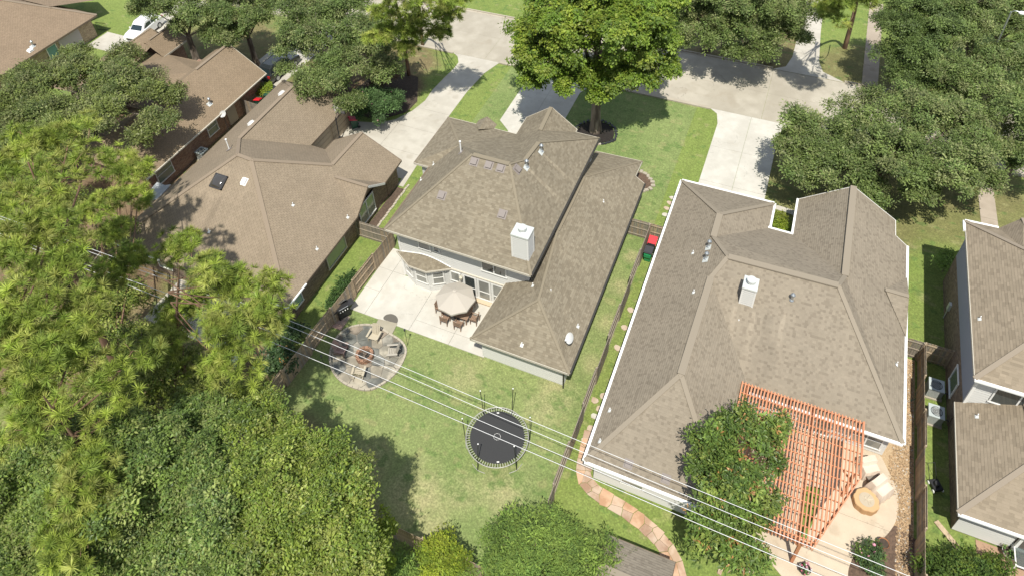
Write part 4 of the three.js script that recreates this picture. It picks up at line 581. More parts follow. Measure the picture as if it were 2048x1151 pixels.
{ // the trampoline
  const c = V(-10.67, 0, -19.38), T = thing('trampoline', 'round black trampoline with pale frame and net poles on the back lawn', 'trampoline', [c.x, 0, c.z]), pale = std([0.4, 0.39, 0.35], 0.5, { metalness: 0.3 });
  part(T, 'frame', new THREE.TorusGeometry(1.84, 0.028, 8, 72).rotateX(Math.PI / 2).translate(0, 0.88, 0), pale);
  const bed = part(T, 'mat', cyl(1.6, 1.6, 0.012, 0, 0.865, 0, 72), std([0.03, 0.03, 0.031], 0.75));
  for (let k = 0; k < 14; k++) { const a = k / 14 * 6.283; part(bed, 'target_mark', box(0.06, 0.003, 0.02, Math.cos(a) * 0.2, 0.874, Math.sin(a) * 0.2, -a + Math.PI / 2), whiteM); }
  for (const [x, z, r] of [[-0.55, -1.38, 0.4], [0.65, 1.35, 0.4]]) part(bed, 'tag', box(0.14, 0.004, 0.07, x, 0.875, z, r), whiteM);
  const sg = new THREE.BoxGeometry(0.22, 0.022, 0.03), strip = new THREE.BoxGeometry(0.1, 0.02, 0.13); for (let k = 0; k < 72; k++) { const a = k / 72 * 6.283, s = part(T, 'spring', sg, pale); s.position.set(Math.cos(a) * 1.71, 0.868, Math.sin(a) * 1.71); s.rotation.y = -a; }
  const ps = [[[445, 95], [470, 245]], [[735, 75], [740, 250]], [[887, 330], [870, 490]], [[745, 585], [725, 740]], [[425, 565], [455, 745]], [[285, 340], [325, 490]]];
  for (const [cap] of ps) {
    const tp = G(860 + cap[0] / 4.428, 760 + cap[1] / 4.428, 2.55).sub(c), a = Math.atan2(tp.z, tp.x), d = V(Math.cos(a), 0, Math.sin(a));
    const pole = part(T, 'net_pole', rod(d.clone().multiplyScalar(1.93), V(tp.x, 2.55, tp.z), 0.022), blackM); part(pole, 'pole_cap', new THREE.SphereGeometry(0.045, 8, 6).translate(tp.x, 2.58, tp.z), whitePlasticM);
    part(T, 'leg', M(rod(d.clone().multiplyScalar(1.86).setY(0.88), d.clone().multiplyScalar(1.9), 0.022)), darkMetalM);
    part(T, 'foot', tube([d.clone().applyAxisAngle(V(0, 1, 0), -0.25).multiplyScalar(1.88).setY(0.03), d.clone().multiplyScalar(1.93).setY(0.03), d.clone().applyAxisAngle(V(0, 1, 0), 0.25).multiplyScalar(1.88).setY(0.03)], 0.022, 8, 6), pale);
  }
}
{ // parasol, table and chairs
  const c = [-16.88, 0.05, -26.62], um = thing('patio_umbrella', 'cream octagonal patio umbrella open over the brown table', 'umbrella', c, 0.25), cream = new THREE.MeshPhysicalMaterial({ color: col(0.47, 0.43, 0.375), roughness: 0.9, transmission: 0.12, thickness: 0, side: THREE.DoubleSide });
  for (let k = 0; k < 8; k++) { const a = k / 8 * 6.283, b = (k + 1) / 8 * 6.283, R = 1.38, t = V(0, 2.82, 0), p = V(Math.cos(a) * R, 2.02, Math.sin(a) * R), q = V(Math.cos(b) * R, 2.02, Math.sin(b) * R), m = p.clone().add(q).multiplyScalar(0.5 * 0.985).setY(2.035); part(um, 'canopy_panel', M(facet([t, p, m]), facet([t, m, q]), facet([p, m, m.clone().setY(1.9), p.clone().setY(1.88)]), facet([m, q, q.clone().setY(1.88), m.clone().setY(1.9)])), cream); part(um, 'rib', rod(V(0, 2.79, 0), p.clone().setY(2.0), 0.012), brownTrimM); }
  part(um, 'pole', cyl(0.025, 0.025, 2.8, 0, 1.4, 0, 8), brownTrimM); part(um, 'finial', M(new THREE.SphereGeometry(0.05, 8, 6).translate(0, 2.88, 0), cyl(0.16, 0.05, 0.06, 0, 2.84, 0, 8)), cream); part(um, 'stand', cyl(0.28, 0.22, 0.1, 0, 0.05, 0, 16), darkMetalM);
  const brown = std([0.25, 0.165, 0.115], 0.65), tb = thing('patio_table', 'brown slatted rectangular table under the cream umbrella', 'table', c, 0.03);
  for (let i = 0; i < 10; i++) part(tb, 'top_slat', box(2.0, 0.03, 0.1, 0, 0.73, (i - 4.5) * 0.112), brown);
  part(tb, 'apron', M(box(1.8, 0.08, 0.03, 0, 0.68, 0.48), box(1.8, 0.08, 0.03, 0, 0.68, -0.48)), brown); for (const [x, z] of [[-0.85, -0.45], [0.85, -0.45], [-0.85, 0.45], [0.85, 0.45]]) part(tb, 'leg', box(0.07, 0.7, 0.07, x, 0.35, z), brown);
  const ch = (label, x, z, ry) => { const o = thing('patio_chair', label, 'chair', [c[0] + x, 0.05, c[2] + z], ry, 'brown chairs round the patio table'); for (let i = 0; i < 5; i++) part(o, 'seat_slat', box(0.46, 0.025, 0.085, 0, 0.43, -0.2 + i * 0.1), brown); for (let i = 0; i < 5; i++) { const s = part(o, 'back_slat', box(0.07, 0.5, 0.02), brown); s.position.set((i - 2) * 0.095, 0.7, -0.27); s.rotation.x = -0.16; } part(o, 'top_rail', box(0.5, 0.07, 0.03, 0, 0.96, -0.31), brown); for (const s of [-1, 1]) { part(o, 'armrest', box(0.06, 0.03, 0.5, s * 0.26, 0.64, -0.02), brown); part(o, 'leg', box(0.045, 0.64, 0.045, s * 0.25, 0.32, 0.2), brown); part(o, 'leg', box(0.045, 0.96, 0.045, s * 0.25, 0.48, -0.26), brown); } return o; };
  ch('brown patio chair at the table end towards the fence', -1.25, 0.1, Math.PI / 2); ch('brown patio chair at the table end towards the low wing', 1.3, 0.02, -Math.PI / 2);
  ch('brown patio chair on the lawn side of the table, nearer the fence', -0.55, 0.78, Math.PI); ch('brown patio chair on the lawn side of the table, nearer the low wing', 0.5, 0.8, Math.PI);
  ch('brown patio chair between the table and the house wall, bay window side', -0.5, -0.85, 0); ch('brown patio chair between the table and the house wall, wing side', 0.55, -0.85, 0);
}
{ // gas grill on a paver pad
  const p = G(688, 630), o = thing('gas_grill', 'black gas grill with silver hood standing by the fence at the patio corner', 'grill', [p.x, 0, p.z], 1.05); o.scale.setScalar(1.15);
  part(o, 'hood', (() => { const g = new THREE.CylinderGeometry(0.3, 0.3, 0.75, 16, 1, false, 0, Math.PI); g.rotateZ(Math.PI / 2).rotateX(-Math.PI / 2); return g.translate(0, 0.92, 0); })(), std([0.42, 0.44, 0.46], 0.25, { metalness: 0.9 })); part(o, 'firebox', box(0.78, 0.2, 0.56, 0, 0.83, 0), blackM); part(o, 'cabinet', box(0.74, 0.6, 0.5, 0, 0.42, 0), blackM);
  for (const s of [-1, 1]) part(o, 'side_shelf', box(0.36, 0.04, 0.48, s * 0.58, 0.86, 0), darkMetalM); part(o, 'handle', rod(V(-0.3, 1.05, 0.32), V(0.3, 1.05, 0.32), 0.02), galvM); for (let i = 0; i < 4; i++) part(o, 'knob', cyl(0.03, 0.03, 0.04, -0.24 + i * 0.16, 0.78, 0.3, 8).rotateX(0), whitePlasticM); for (const [x, z] of [[-0.33, 0.2], [0.33, 0.2], [-0.33, -0.2], [0.33, -0.2]]) part(o, 'wheel', cyl(0.06, 0.06, 0.05, x, 0.06, z, 10), blackM);
  const pad = structGroup('paver_pad'); for (let i = 0; i < 3; i++) for (let j = 0; j < 3; j++) { const q = part(pad, 'paver', box(0.38, 0.05, 0.38, p.x - 0.1 + (i - 1) * 0.4, 0.02, p.z + 0.55 + (j - 1) * 0.4), std([0.33 + 0.04 * j, 0.27, 0.23], 0.95)); }
}
{ // ladder lying along the fence
  const o = thing('ladder', 'white ladder lying on its side along the patio fence', 'ladder', [0, 0, 0]); const a = G(711, 568), b = G(748, 522); a.y = 0.12; b.y = 0.12;
  const u = b.clone().sub(a).normalize(), s = V(0.05, 0.3, 0.02); for (const k of [0, 1]) part(o, 'side_rail', bar(a.clone().addScaledVector(s, k), b.clone().addScaledVector(s, k), 0.03, 0.07), whitePlasticM);
  const n = 9; for (let i = 0; i < n; i++) part(o, 'rung', rod(a.clone().lerp(b, (i + 0.5) / n), a.clone().lerp(b, (i + 0.5) / n).add(s), 0.022), whitePlasticM);
}
function wheeledBin(name, label, x, z, ry, bodyM, lidM, group, open) {
  const o = thing(name, label, 'bin', [x, 0, z], ry, group), g = new THREE.CylinderGeometry(0.4, 0.31, 0.95, 4, 1).rotateY(Math.PI / 4).scale(1, 1, 1.15).translate(0, 0.53, 0); part(o, 'body', norm(g.toNonIndexed()), bodyM); o.children[0].geometry.computeVertexNormals();
  const l = part(o, 'lid', M(box(0.62, 0.05, 0.74), box(0.54, 0.05, 0.6, 0, 0.04, 0.02)), lidM); l.position.set(0, 1.04, 0); if (open) { l.position.set(0, 1.06, 0.05); l.rotation.x = -0.35; } part(o, 'handle', rod(V(-0.26, 0.98, -0.4), V(0.26, 0.98, -0.4), 0.02), bodyM); for (const s of [-1, 1]) part(o, 'wheel', cyl(0.12, 0.12, 0.06, 0, 0, 0, 12).rotateZ(Math.PI / 2).translate(s * 0.27, 0.12, -0.34), blackM); return o;
}
const redLid = std([0.62, 0.025, 0.035], 0.4), greenBin = std([0.02, 0.24, 0.09], 0.45), darkGreenBin = std([0.02, 0.07, 0.045], 0.5), greyLid = std([0.05, 0.05, 0.055], 0.5), pinkLid = std([0.62, 0.04, 0.1], 0.45);
wheeledBin('wheeled_bin', 'wheeled bin with bright red lid by the short brown fence', -6.02, -37.2, Math.PI, blackM, redLid, undefined, true);
wheeledBin('wheeled_bin', 'green wheeled bin with dark grey lid in front of the red-lidded bin', -6.05, -36.3, 0, greenBin, greyLid);
part(scene.children[scene.children.length - 1], 'front_panel', box(0.5, 0.3, 0.06, 0, 0.72, 0.36), greenBin);
wheeledBin('wheeled_bin', 'dark wheeled bin with pinkish red lid by the basketball hoop', -34.75, -41.6, -0.7, darkGreenBin, pinkLid, undefined, true);
wheeledBin('wheeled_bin', 'wheeled bin with red lid in the alley beside the red-brown brick house', -44.9, -40.9, 0.3, darkGreenBin, redLid, undefined, true);
wheeledBin('wheeled_bin', 'green wheeled bin behind the red-lidded one in the alley', -44.6, -41.9, 0.2, darkGreenBin, darkGreenBin);
{ // basketball hoop
  const o = thing('basketball_hoop', 'portable basketball hoop standing at the tan garage wall', 'basketball hoop', [-34.9, 0, -39.4], 0);
  part(o, 'base', M(box(0.7, 0.16, 1.0, 0, 0.1, 0)), blackM); part(o, 'pole', M(rod(V(0, 0.15, 0), V(0, 2.7, -0.1), 0.05), rod(V(0, 2.3, 0), V(0, 2.9, -0.75), 0.03), rod(V(0, 2.7, -0.1), V(0, 3.2, -0.75), 0.03)), blackM);
  const bb = part(o, 'backboard', box(1.15, 0.75, 0.04, 0, 3.1, -0.8), std([0.5, 0.48, 0.46], 0.4)); part(bb, 'border', M(box(1.17, 0.05, 0.05, 0, 3.48, -0.8), box(1.17, 0.05, 0.05, 0, 2.73, -0.8), box(0.05, 0.75, 0.05, 0.57, 3.1, -0.8), box(0.05, 0.75, 0.05, -0.57, 3.1, -0.8)), blackM);
  part(o, 'rim', new THREE.TorusGeometry(0.23, 0.012, 6, 20).rotateX(Math.PI / 2).translate(0, 2.85, -1.08), std([0.6, 0.12, 0.03], 0.5)); const net = part(o, 'net', new THREE.CylinderGeometry(0.22, 0.13, 0.4, 12, 3, true).translate(0, 2.64, -1.08), std([0.7, 0.68, 0.65], 0.9, { wireframe: false, transparent: true, opacity: 0.35 }));
}
{ // satellite dishes
  const dish = (label, p, dir, s, poleTo) => { const o = thing('satellite_dish', label, 'satellite dish', [p.x, p.y, p.z]); const d = dir.normalize(), q = new THREE.Quaternion().setFromUnitVectors(V(0, 1, 0), d), prof = []; for (let i = 0; i <= 8; i++) prof.push(new THREE.Vector2(0.33 * s * i / 8, 0.09 * s * (i / 8) ** 2)); const g = new THREE.LatheGeometry(prof, 24).scale(1, 1, 1.25).applyQuaternion(q).translate(0, 0.75, 0); part(o, 'dish', g, std([0.5, 0.5, 0.49], 0.5)); part(o, 'mast', tube([poleTo, V(poleTo.x * 0.4, 0.3, poleTo.z * 0.4), V(0, 0.75, 0)], 0.025, 10, 6), darkMetalM); part(o, 'feed_arm', M(rod(V(0, 0.6, 0), d.clone().multiplyScalar(0.5).add(V(0, 0.45, 0)), 0.015), box(0.12, 0.08, 0.1, d.x * 0.5, d.y * 0.5 + 0.45, d.z * 0.5)), whitePlasticM); part(o, 'foot', box(0.3, 0.02, 0.2, poleTo.x, poleTo.y, poleTo.z), darkMetalM); };
  const p = onPlane(1140, 690, [arr([-7.79, 2.5, -23.85]), arr([-7.84, 2.5, -41.34]), arr([-11.72, 4.75, -32.5])]).p; dish('white oval satellite dish on the low wing roof near its rear corner', p, V(-0.35, 0.75, 0.55), 0.85, V(-0.25, 0.06, 0.05));
  dish('white satellite dish on a pole in the alley beside the red-brown brick house', V(-45.0, 1.7, -36.6), V(0.4, 0.6, 0.7), 0.8, V(0, -1.7, 0));
}
{ // air conditioners
  const ac = (label, x, z, group) => { const o = thing('air_conditioner', label, 'air conditioner', [x, 0, z], 0, group), gm = std([0.33, 0.34, 0.33], 0.6, { metalness: 0.3 }); part(o, 'pad', box(1.0, 0.08, 1.0, 0, 0.04, 0), kerbM); part(o, 'cabinet', box(0.8, 0.76, 0.8, 0, 0.46, 0), gm); for (let i = 0; i < 9; i++) { part(o, 'louvre', box(0.82, 0.015, 0.82, 0, 0.16 + i * 0.075, 0), gm); } const top = part(o, 'top', M(box(0.86, 0.06, 0.2, 0, 0.87, 0.33), box(0.86, 0.06, 0.2, 0, 0.87, -0.33), box(0.2, 0.06, 0.46, 0.33, 0.87, 0), box(0.2, 0.06, 0.46, -0.33, 0.87, 0)), std([0.42, 0.46, 0.46], 0.5)); part(o, 'fan', M(cyl(0.3, 0.3, 0.02, 0, 0.78, 0, 20), box(0.5, 0.02, 0.12, 0, 0.82, 0, 0.4), box(0.5, 0.02, 0.12, 0, 0.82, 0, 1.9)), blackM); part(o, 'grille', M(...[0.08, 0.16, 0.24].map((r) => new THREE.TorusGeometry(r, 0.008, 4, 20).rotateX(Math.PI / 2).translate(0, 0.9, 0)), new THREE.TorusGeometry(0.3, 0.02, 5, 24).rotateX(Math.PI / 2).translate(0, 0.9, 0)), darkMetalM); part(o, 'pipe', tube([V(0.4, 0.3, 0), V(0.55, 0.35, 0), V(0.8, 0.4, 0.05)], 0.03, 8, 5), blackM); return o; };
  ac('air conditioner beside the grey-blue sided house, next to the short fence', 12.78, -32.45, 'air conditioners by the picket fence'); ac('air conditioner beside the grey-blue sided house, further from the short fence', 12.75, -30.6, 'air conditioners by the picket fence');
  ac('air conditioner in the shaded alley against the red-brown brick wall', -45.1, -33.2);
}
{ // small resin shed in the alley
  const o = thing('storage_cabinet', 'narrow pale storage shed in the alley behind the red-brown brick house', 'shed', [-43.9, 0, -27.2], 0.15), m = std([0.42, 0.39, 0.33], 0.8); part(o, 'body', box(1.1, 1.75, 1.5, 0, 0.88, 0), m); for (let i = 0; i < 6; i++) part(o, 'panel_rib', box(0.03, 1.65, 0.04, -0.5 + i * 0.2, 0.88, 0.76), m); part(o, 'roof', M(bar(V(-0.32, 1.87, -0.85), V(-0.32, 1.87, 0.85), 0.7, 0.05, V(0.35, 1, 0)), bar(V(0.32, 1.87, -0.85), V(0.32, 1.87, 0.85), 0.7, 0.05, V(-0.35, 1, 0))), std([0.4, 0.42, 0.44], 0.7)); part(o, 'door_handle', box(0.04, 0.3, 0.05, 0.05, 1.0, 0.78), blackM);
}
{ // ---- pergola: rafters on edge over purlins, one corner cut away
  const o = thing('pergola', 'orange-stained wooden slat pergola attached behind the house, one corner cut off', 'pergola'), m = [std([0.56, 0.245, 0.13], 0.8), std([0.6, 0.27, 0.15], 0.8), std([0.53, 0.225, 0.118], 0.8)], beamM = std([0.46, 0.195, 0.1], 0.8);
  const x0 = 1.86, x1 = 8.42, z0 = -26.9, z1 = -19.0, cut = (x) => x < 6.5 ? z1 : z1 + (z1 + 4.55 - z1) * 0 - 4.55 * (x - 6.5) / (x1 - 6.5); // rear edge runs square, then on the slant
  const n = 37, h = 3.0; for (let i = 0; i < n; i++) { const x = x0 + (x1 - x0) * i / (n - 1), e = cut(x); part(o, 'slat', boxAt(x - 0.034, x + 0.034, h - 0.045, h + 0.045, z0, e), m[Math.floor(hash(i, 4, 2) * 3)]); }
  for (let z = z0 + 0.05, k = 0; z < z1; z += 0.62, k++) { let xe = x1; if (z > z1 - 4.55) xe = 6.5 + (z1 - z) / 4.55 * (x1 - 6.5); part(o, 'purlin', boxAt(x0 - 0.03, Math.min(xe, x1) + 0.03, h - 0.135, h - 0.05, z - 0.02, z + 0.02), m[(k + 1) % 3]); }
  for (let x = x0 + 0.3; x < x1; x += 1.22) part(o, 'beam', boxAt(x - 0.022, x + 0.022, h - 0.29, h - 0.14, z0 + 0.05, cut(x) - 0.05), beamM);
  part(o, 'end_beam', M(bar(V(x0 - 0.05, h - 0.4, z1 - 0.35), V(6.5, h - 0.4, z1 - 0.35), 0.09, 0.2), bar(V(6.5, h - 0.4, z1 - 0.35), V(x1, h - 0.4, z1 - 4.6), 0.09, 0.2)), beamM);
  part(o, 'trim_board', M(bar(V(6.48, h, z1 + 0.03), V(x1 + 0.03, h, z1 - 4.55), 0.04, 0.16), boxAt(x1 + 0.025, x1 + 0.06, h - 0.08, h + 0.08, z0, z1 - 4.55)), m[1]);
  for (const [x, z] of [[6.04, -19.42], [2.1, -19.42], [8.2, -23.9]]) { part(o, 'post', boxAt(x - 0.075, x + 0.075, 0.04, h - 0.5, z - 0.075, z + 0.075), beamM); part(o, 'brace', bar(V(x, h - 1.1, z), V(x - 0.5, h - 0.48, z), 0.08, 0.08), beamM); }
}
{ // things on the pink patio
  const cover = (label, x, z, ry, w, d, hh) => { const o = thing('furniture_cover', label, 'cover', [x, 0.05, z], ry, 'covered patio furniture'), g = new THREE.BoxGeometry(w, hh, d, 14, 8, 14).translate(0, hh / 2, 0), p = g.attributes.position; for (let i = 0; i < p.count; i++) { const X = p.getX(i), Y = p.getY(i), Z = p.getZ(i), t = Y / hh, a = Math.atan2(Z, X), fold = 0.05 * Math.sin(a * 9 + x) * (1 - t) + 0.03 * Math.sin(a * 17) * (1 - t); const k = 1 - 0.22 * t * t + fold, bk = Z < 0 ? 0.22 * t : -0.12 * t; p.setXYZ(i, X * k, Y + bk * hh * (Y > 0.05 ? 1 : 0) + (t > 0.95 ? 0.05 * Math.sin(X * 5) : 0), Z * k); } g.computeVertexNormals(); part(o, 'cover', g, std([0.6, 0.5, 0.41], 0.85)); part(o, 'foot', M(box(0.05, 0.1, 0.05, w * 0.4, 0.02, d * 0.4), box(0.05, 0.1, 0.05, -w * 0.4, 0.02, d * 0.4)), darkMetalM); };
  cover('beige cloth-covered chair beside the pergola, nearer the house wall', 9.35, -25.85, 0.5, 1.05, 1.0, 0.8); cover('beige cloth-covered chair beside the round stump table', 10.0, -24.85, 0.9, 1.15, 1.05, 0.85);
  const p = G(1733, 1000, 0.4), o = thing('stump_table', 'round tan tree-stump fire table with a scalloped rim on the pink patio', 'table', [p.x, 0.05, p.z]), ring = []; for (let k = 0; k < 40; k++) { const a = k / 40 * 6.283, r = 0.62 + 0.05 * Math.abs(Math.sin(a * 4.5)) + 0.02 * Math.sin(a * 3); ring.push([Math.cos(a) * r, Math.sin(a) * r]); }
  part(o, 'body', prism(ring, 0, 0.42), std([0.42, 0.25, 0.12], 0.8)); part(o, 'top', prism(ring.map(([a, b]) => [a * 0.97, b * 0.97]), 0.4, 0.45), std([0.5, 0.33, 0.17], 0.75)); part(o, 'basin', cyl(0.4, 0.4, 0.02, 0, 0.455, 0, 24), std([0.42, 0.36, 0.27], 0.9)); for (let k = 0; k < 22; k++) { const a = rr(0, 6.283), r = rr(0.05, 0.36); part(o, 'twig', rod(V(Math.cos(a) * r * 0.2, 0.47, Math.sin(a) * r * 0.2), V(Math.cos(a) * r, 0.5, Math.sin(a) * r), 0.012, 0.008, 4), std([0.6, 0.52, 0.4], 0.9)); }
  const st = thing('lounge_seat', 'dark metal and wicker seat frame between the two cloth covers', 'chair', [9.75, 0.05, -25.2], 0.8); part(st, 'frame', M(box(0.6, 0.05, 0.06, 0, 0.4, 0.1), box(0.06, 0.45, 0.06, 0.3, 0.22, 0.1), box(0.06, 0.45, 0.06, -0.3, 0.22, 0.1)), darkMetalM); part(st, 'seat', box(0.6, 0.08, 0.5, 0, 0.4, -0.15), std([0.2, 0.17, 0.14], 0.8));
  const pot = (label, px, py, r, h, m, fl) => { const q = G(px, py, 0.1), o2 = thing('flower_pot', label, 'flower pot', [q.x, 0.03, q.z]); const prof = [[0.001, 0], [r * 0.62, 0], [r * 0.75, h * 0.4], [r, h], [r * 1.08, h], [r * 0.98, h * 0.86]].map((a) => new THREE.Vector2(a[0], a[1])); part(o2, 'pot', new THREE.LatheGeometry(prof, 20), m); part(o2, 'soil', cyl(r * 0.93, r * 0.93, 0.02, 0, h * 0.86, 0, 16), mulchM); if (fl) for (let k = 0; k < 40; k++) { const a = rr(0, 6.283), d = r * 1.15 * Math.sqrt(rnd()), y = h + rr(0, 0.18); part(o2, k % 2 ? 'leaf' : 'blossom', new THREE.IcosahedronGeometry(rr(0.04, 0.07), 0).translate(Math.cos(a) * d, y, Math.sin(a) * d), k % 2 ? std([0.07, 0.14, 0.03], 0.8) : fl[k % fl.length]); } return o2; };
  const pinks = [std([0.45, 0.1, 0.16], 0.8), std([0.5, 0.25, 0.3], 0.8), std([0.55, 0.5, 0.5], 0.8)];
  pot('dark pot of pink and white flowers at the patio edge', 1608, 1142, 0.27, 0.42, blackM, pinks); pot('terracotta pot lying by the gravel bed at the patio curve', 1765, 1090, 0.26, 0.4, std([0.45, 0.2, 0.09], 0.85)); pot('white round pot of green plants in the paved yard', 2017, 1108, 0.36, 0.4, whiteM, [std([0.2, 0.24, 0.09], 0.85), std([0.25, 0.2, 0.1], 0.85)]);
  const fr = thing('white_metal_frame', 'white square metal frame standing in the paved yard beside the round pot', 'frame', [16.95, 0.04, -23.65], 0); part(fr, 'top_rail', M(bar(V(-0.7, 0.8, -0.75), V(1.6, 0.8, -0.75), 0.06, 0.06), bar(V(-0.7, 0.8, 0.5), V(1.6, 0.8, 0.5), 0.06, 0.06), bar(V(-0.7, 0.8, -0.75), V(-0.7, 0.8, 0.5), 0.06, 0.06)), whiteM); for (const [x, z] of [[-0.7, -0.75], [-0.7, 0.5], [1.6, -0.75], [1.6, 0.5]]) part(fr, 'leg', box(0.06, 0.8, 0.06, x, 0.4, z), whiteM); part(fr, 'glass_top', box(2.2, 0.02, 1.2, 0.45, 0.82, -0.12), new THREE.MeshPhysicalMaterial({ color: col(0.6, 0.65, 0.65), roughness: 0.05, transmission: 0.9, thickness: 0 }));
  const hose = G(1833, 790); solo('garden_hose', 'coiled green garden hose against the brown picket fence on the gravel', 'hose', (() => { const pts = []; for (let k = 0; k < 60; k++) { const a = k * 0.42, r = 0.24 + 0.03 * Math.sin(k); pts.push(V(hose.x + 0.1 + Math.cos(a) * r * 0.6, 0.06 + 0.006 * k, hose.z + Math.sin(a) * r)); } pts.push(V(hose.x - 0.3, 0.06, hose.z + 0.5), V(hose.x - 0.6, 0.05, hose.z + 0.1), V(hose.x - 0.5, 0.05, hose.z - 0.4)); return tube(pts, 0.018, 220, 5); })(), std([0.04, 0.17, 0.11], 0.6));
  const lm = thing('lawn_mower', 'small lawn mower in the shade beside the grey-blue sided house wing', 'mower', [12.85, 0, -26.35], 0.5); part(lm, 'deck', M(box(0.5, 0.2, 0.6, 0, 0.2, 0), cyl(0.16, 0.14, 0.2, 0, 0.38, 0, 10)), blackM); for (const [x, z] of [[-0.27, 0.25], [0.27, 0.25], [-0.27, -0.25], [0.27, -0.25]]) part(lm, 'wheel', cyl(0.1, 0.1, 0.05, 0, 0, 0, 12).rotateZ(Math.PI / 2).translate(x, 0.1, z), whitePlasticM); part(lm, 'handle', M(rod(V(-0.2, 0.25, -0.3), V(-0.2, 0.95, -0.9), 0.015), rod(V(0.2, 0.25, -0.3), V(0.2, 0.95, -0.9), 0.015), rod(V(-0.2, 0.95, -0.9), V(0.2, 0.95, -0.9), 0.015)), darkMetalM);
  const pk = G(1908, 1070); solo('plank', 'long weathered plank lying on the grass beside the low rear wing', 'plank', uvm(bar(G(1872, 1042).setY(0.05), G(1918, 1098).setY(0.05), 0.28, 0.05)), picketM[1]);
}
{ // ---- cars
  const car = (label, x, z, ry, paint, trim) => {
    const o = thing('parked_car', label, 'car', [x, 0, z], ry), pm = new THREE.MeshPhysicalMaterial({ color: col(...paint), roughness: 0.35, clearcoat: 1, clearcoatRoughness: 0.08, side: THREE.DoubleSide }), gl = new THREE.MeshPhysicalMaterial({ color: col(0.015, 0.03, 0.035), roughness: 0.05, clearcoat: 1 });
    const ext = (pts, w, bev) => { const s = new THREE.Shape(); pts.forEach(([a, b], i) => i ? s.lineTo(a, b) : s.moveTo(a, b)); s.closePath(); const g = new THREE.ExtrudeGeometry(s, { depth: w - 2 * bev, bevelEnabled: true, bevelThickness: bev, bevelSize: bev, bevelSegments: 3, curveSegments: 4 }); return g.translate(0, 0, -(w - 2 * bev) / 2).rotateY(-Math.PI / 2); }; // nose to +z
    part(o, 'body', ext([[-2.2, 0.34], [-2.25, 0.75], [-2.15, 1.02], [-1.9, 1.06], [0.95, 1.02], [1.75, 0.92], [2.15, 0.78], [2.22, 0.5], [2.15, 0.34]], 1.86, 0.1), pm);
    const top = ext([[-2.0, 1.02], [-1.75, 1.55], [-1.4, 1.66], [0.1, 1.66], [0.35, 1.58], [1.1, 1.02]], 1.52, 0.12), tp = top.attributes.position; for (let i = 0; i < tp.count; i++) { const t = clamp((tp.getY(i) - 1.0) / 0.65); tp.setX(i, tp.getX(i) * (1.1 - 0.16 * t)); } top.computeVertexNormals(); part(o, 'roof', top, pm);
    part(o, 'windshield', facet([[-0.72, 1.07, 1.17], [0.72, 1.07, 1.17], [0.6, 1.6, 0.5], [-0.6, 1.6, 0.5]]), gl); part(o, 'rear_window', facet([[-0.7, 1.1, -2.08], [0.7, 1.1, -2.08], [0.6, 1.55, -1.9], [-0.6, 1.55, -1.9]]), gl);
    for (const s of [-1, 1]) { part(o, 'side_window', facet([[s * 0.87, 1.08, 0.85], [s * 0.87, 1.08, -1.75], [s * 0.765, 1.54, -1.5], [s * 0.765, 1.54, 0.2]]), gl); part(o, 'door_pillar', bar(V(s * 0.88, 1.06, -0.42), V(s * 0.77, 1.56, -0.45), 0.03, 0.09), pm); part(o, 'mirror', box(0.18, 0.13, 0.1, s * 1.0, 1.12, 0.8), pm); part(o, 'headlight', box(0.42, 0.13, 0.1, s * 0.62, 0.78, 2.25), whitePlasticM); part(o, 'tail_light', box(0.28, 0.3, 0.1, s * 0.74, 0.92, -2.28), std([0.4, 0.02, 0.02], 0.25)); for (const z2 of [-1.35, 1.38]) { const w = part(o, 'wheel', cyl(0.35, 0.35, 0.24, 0, 0, 0, 20).rotateZ(Math.PI / 2).translate(s * 0.84, 0.35, z2), blackM); part(w, 'hubcap', cyl(0.22, 0.22, 0.02, 0, 0, 0, 12).rotateZ(Math.PI / 2).translate(s * 0.965, 0.35, z2), galvM); } }
    part(o, 'grille', box(0.8, 0.22, 0.05, 0, 0.62, 2.31), blackM); part(o, 'bumper', M(box(1.6, 0.16, 0.1, 0, 0.42, 2.28), box(1.6, 0.18, 0.1, 0, 0.48, -2.3)), trim); part(o, 'roof_rail', M(box(0.03, 0.03, 1.6, 0.58, 1.795, -0.6), box(0.03, 0.03, 1.6, -0.58, 1.795, -0.6)), darkMetalM);
  };
  const w = G(272, 62, 0.9), d = G(545, 138, 0.9);
  car('white sport utility car parked on the driveway of the tan brick house', w.x, w.z - 1.0, 0.12, [0.75, 0.75, 0.74], whiteM); car('black sport utility car parked beyond the red-brown brick house', d.x, d.z - 0.9, Math.PI - 0.05, [0.02, 0.025, 0.028], blackM);
}
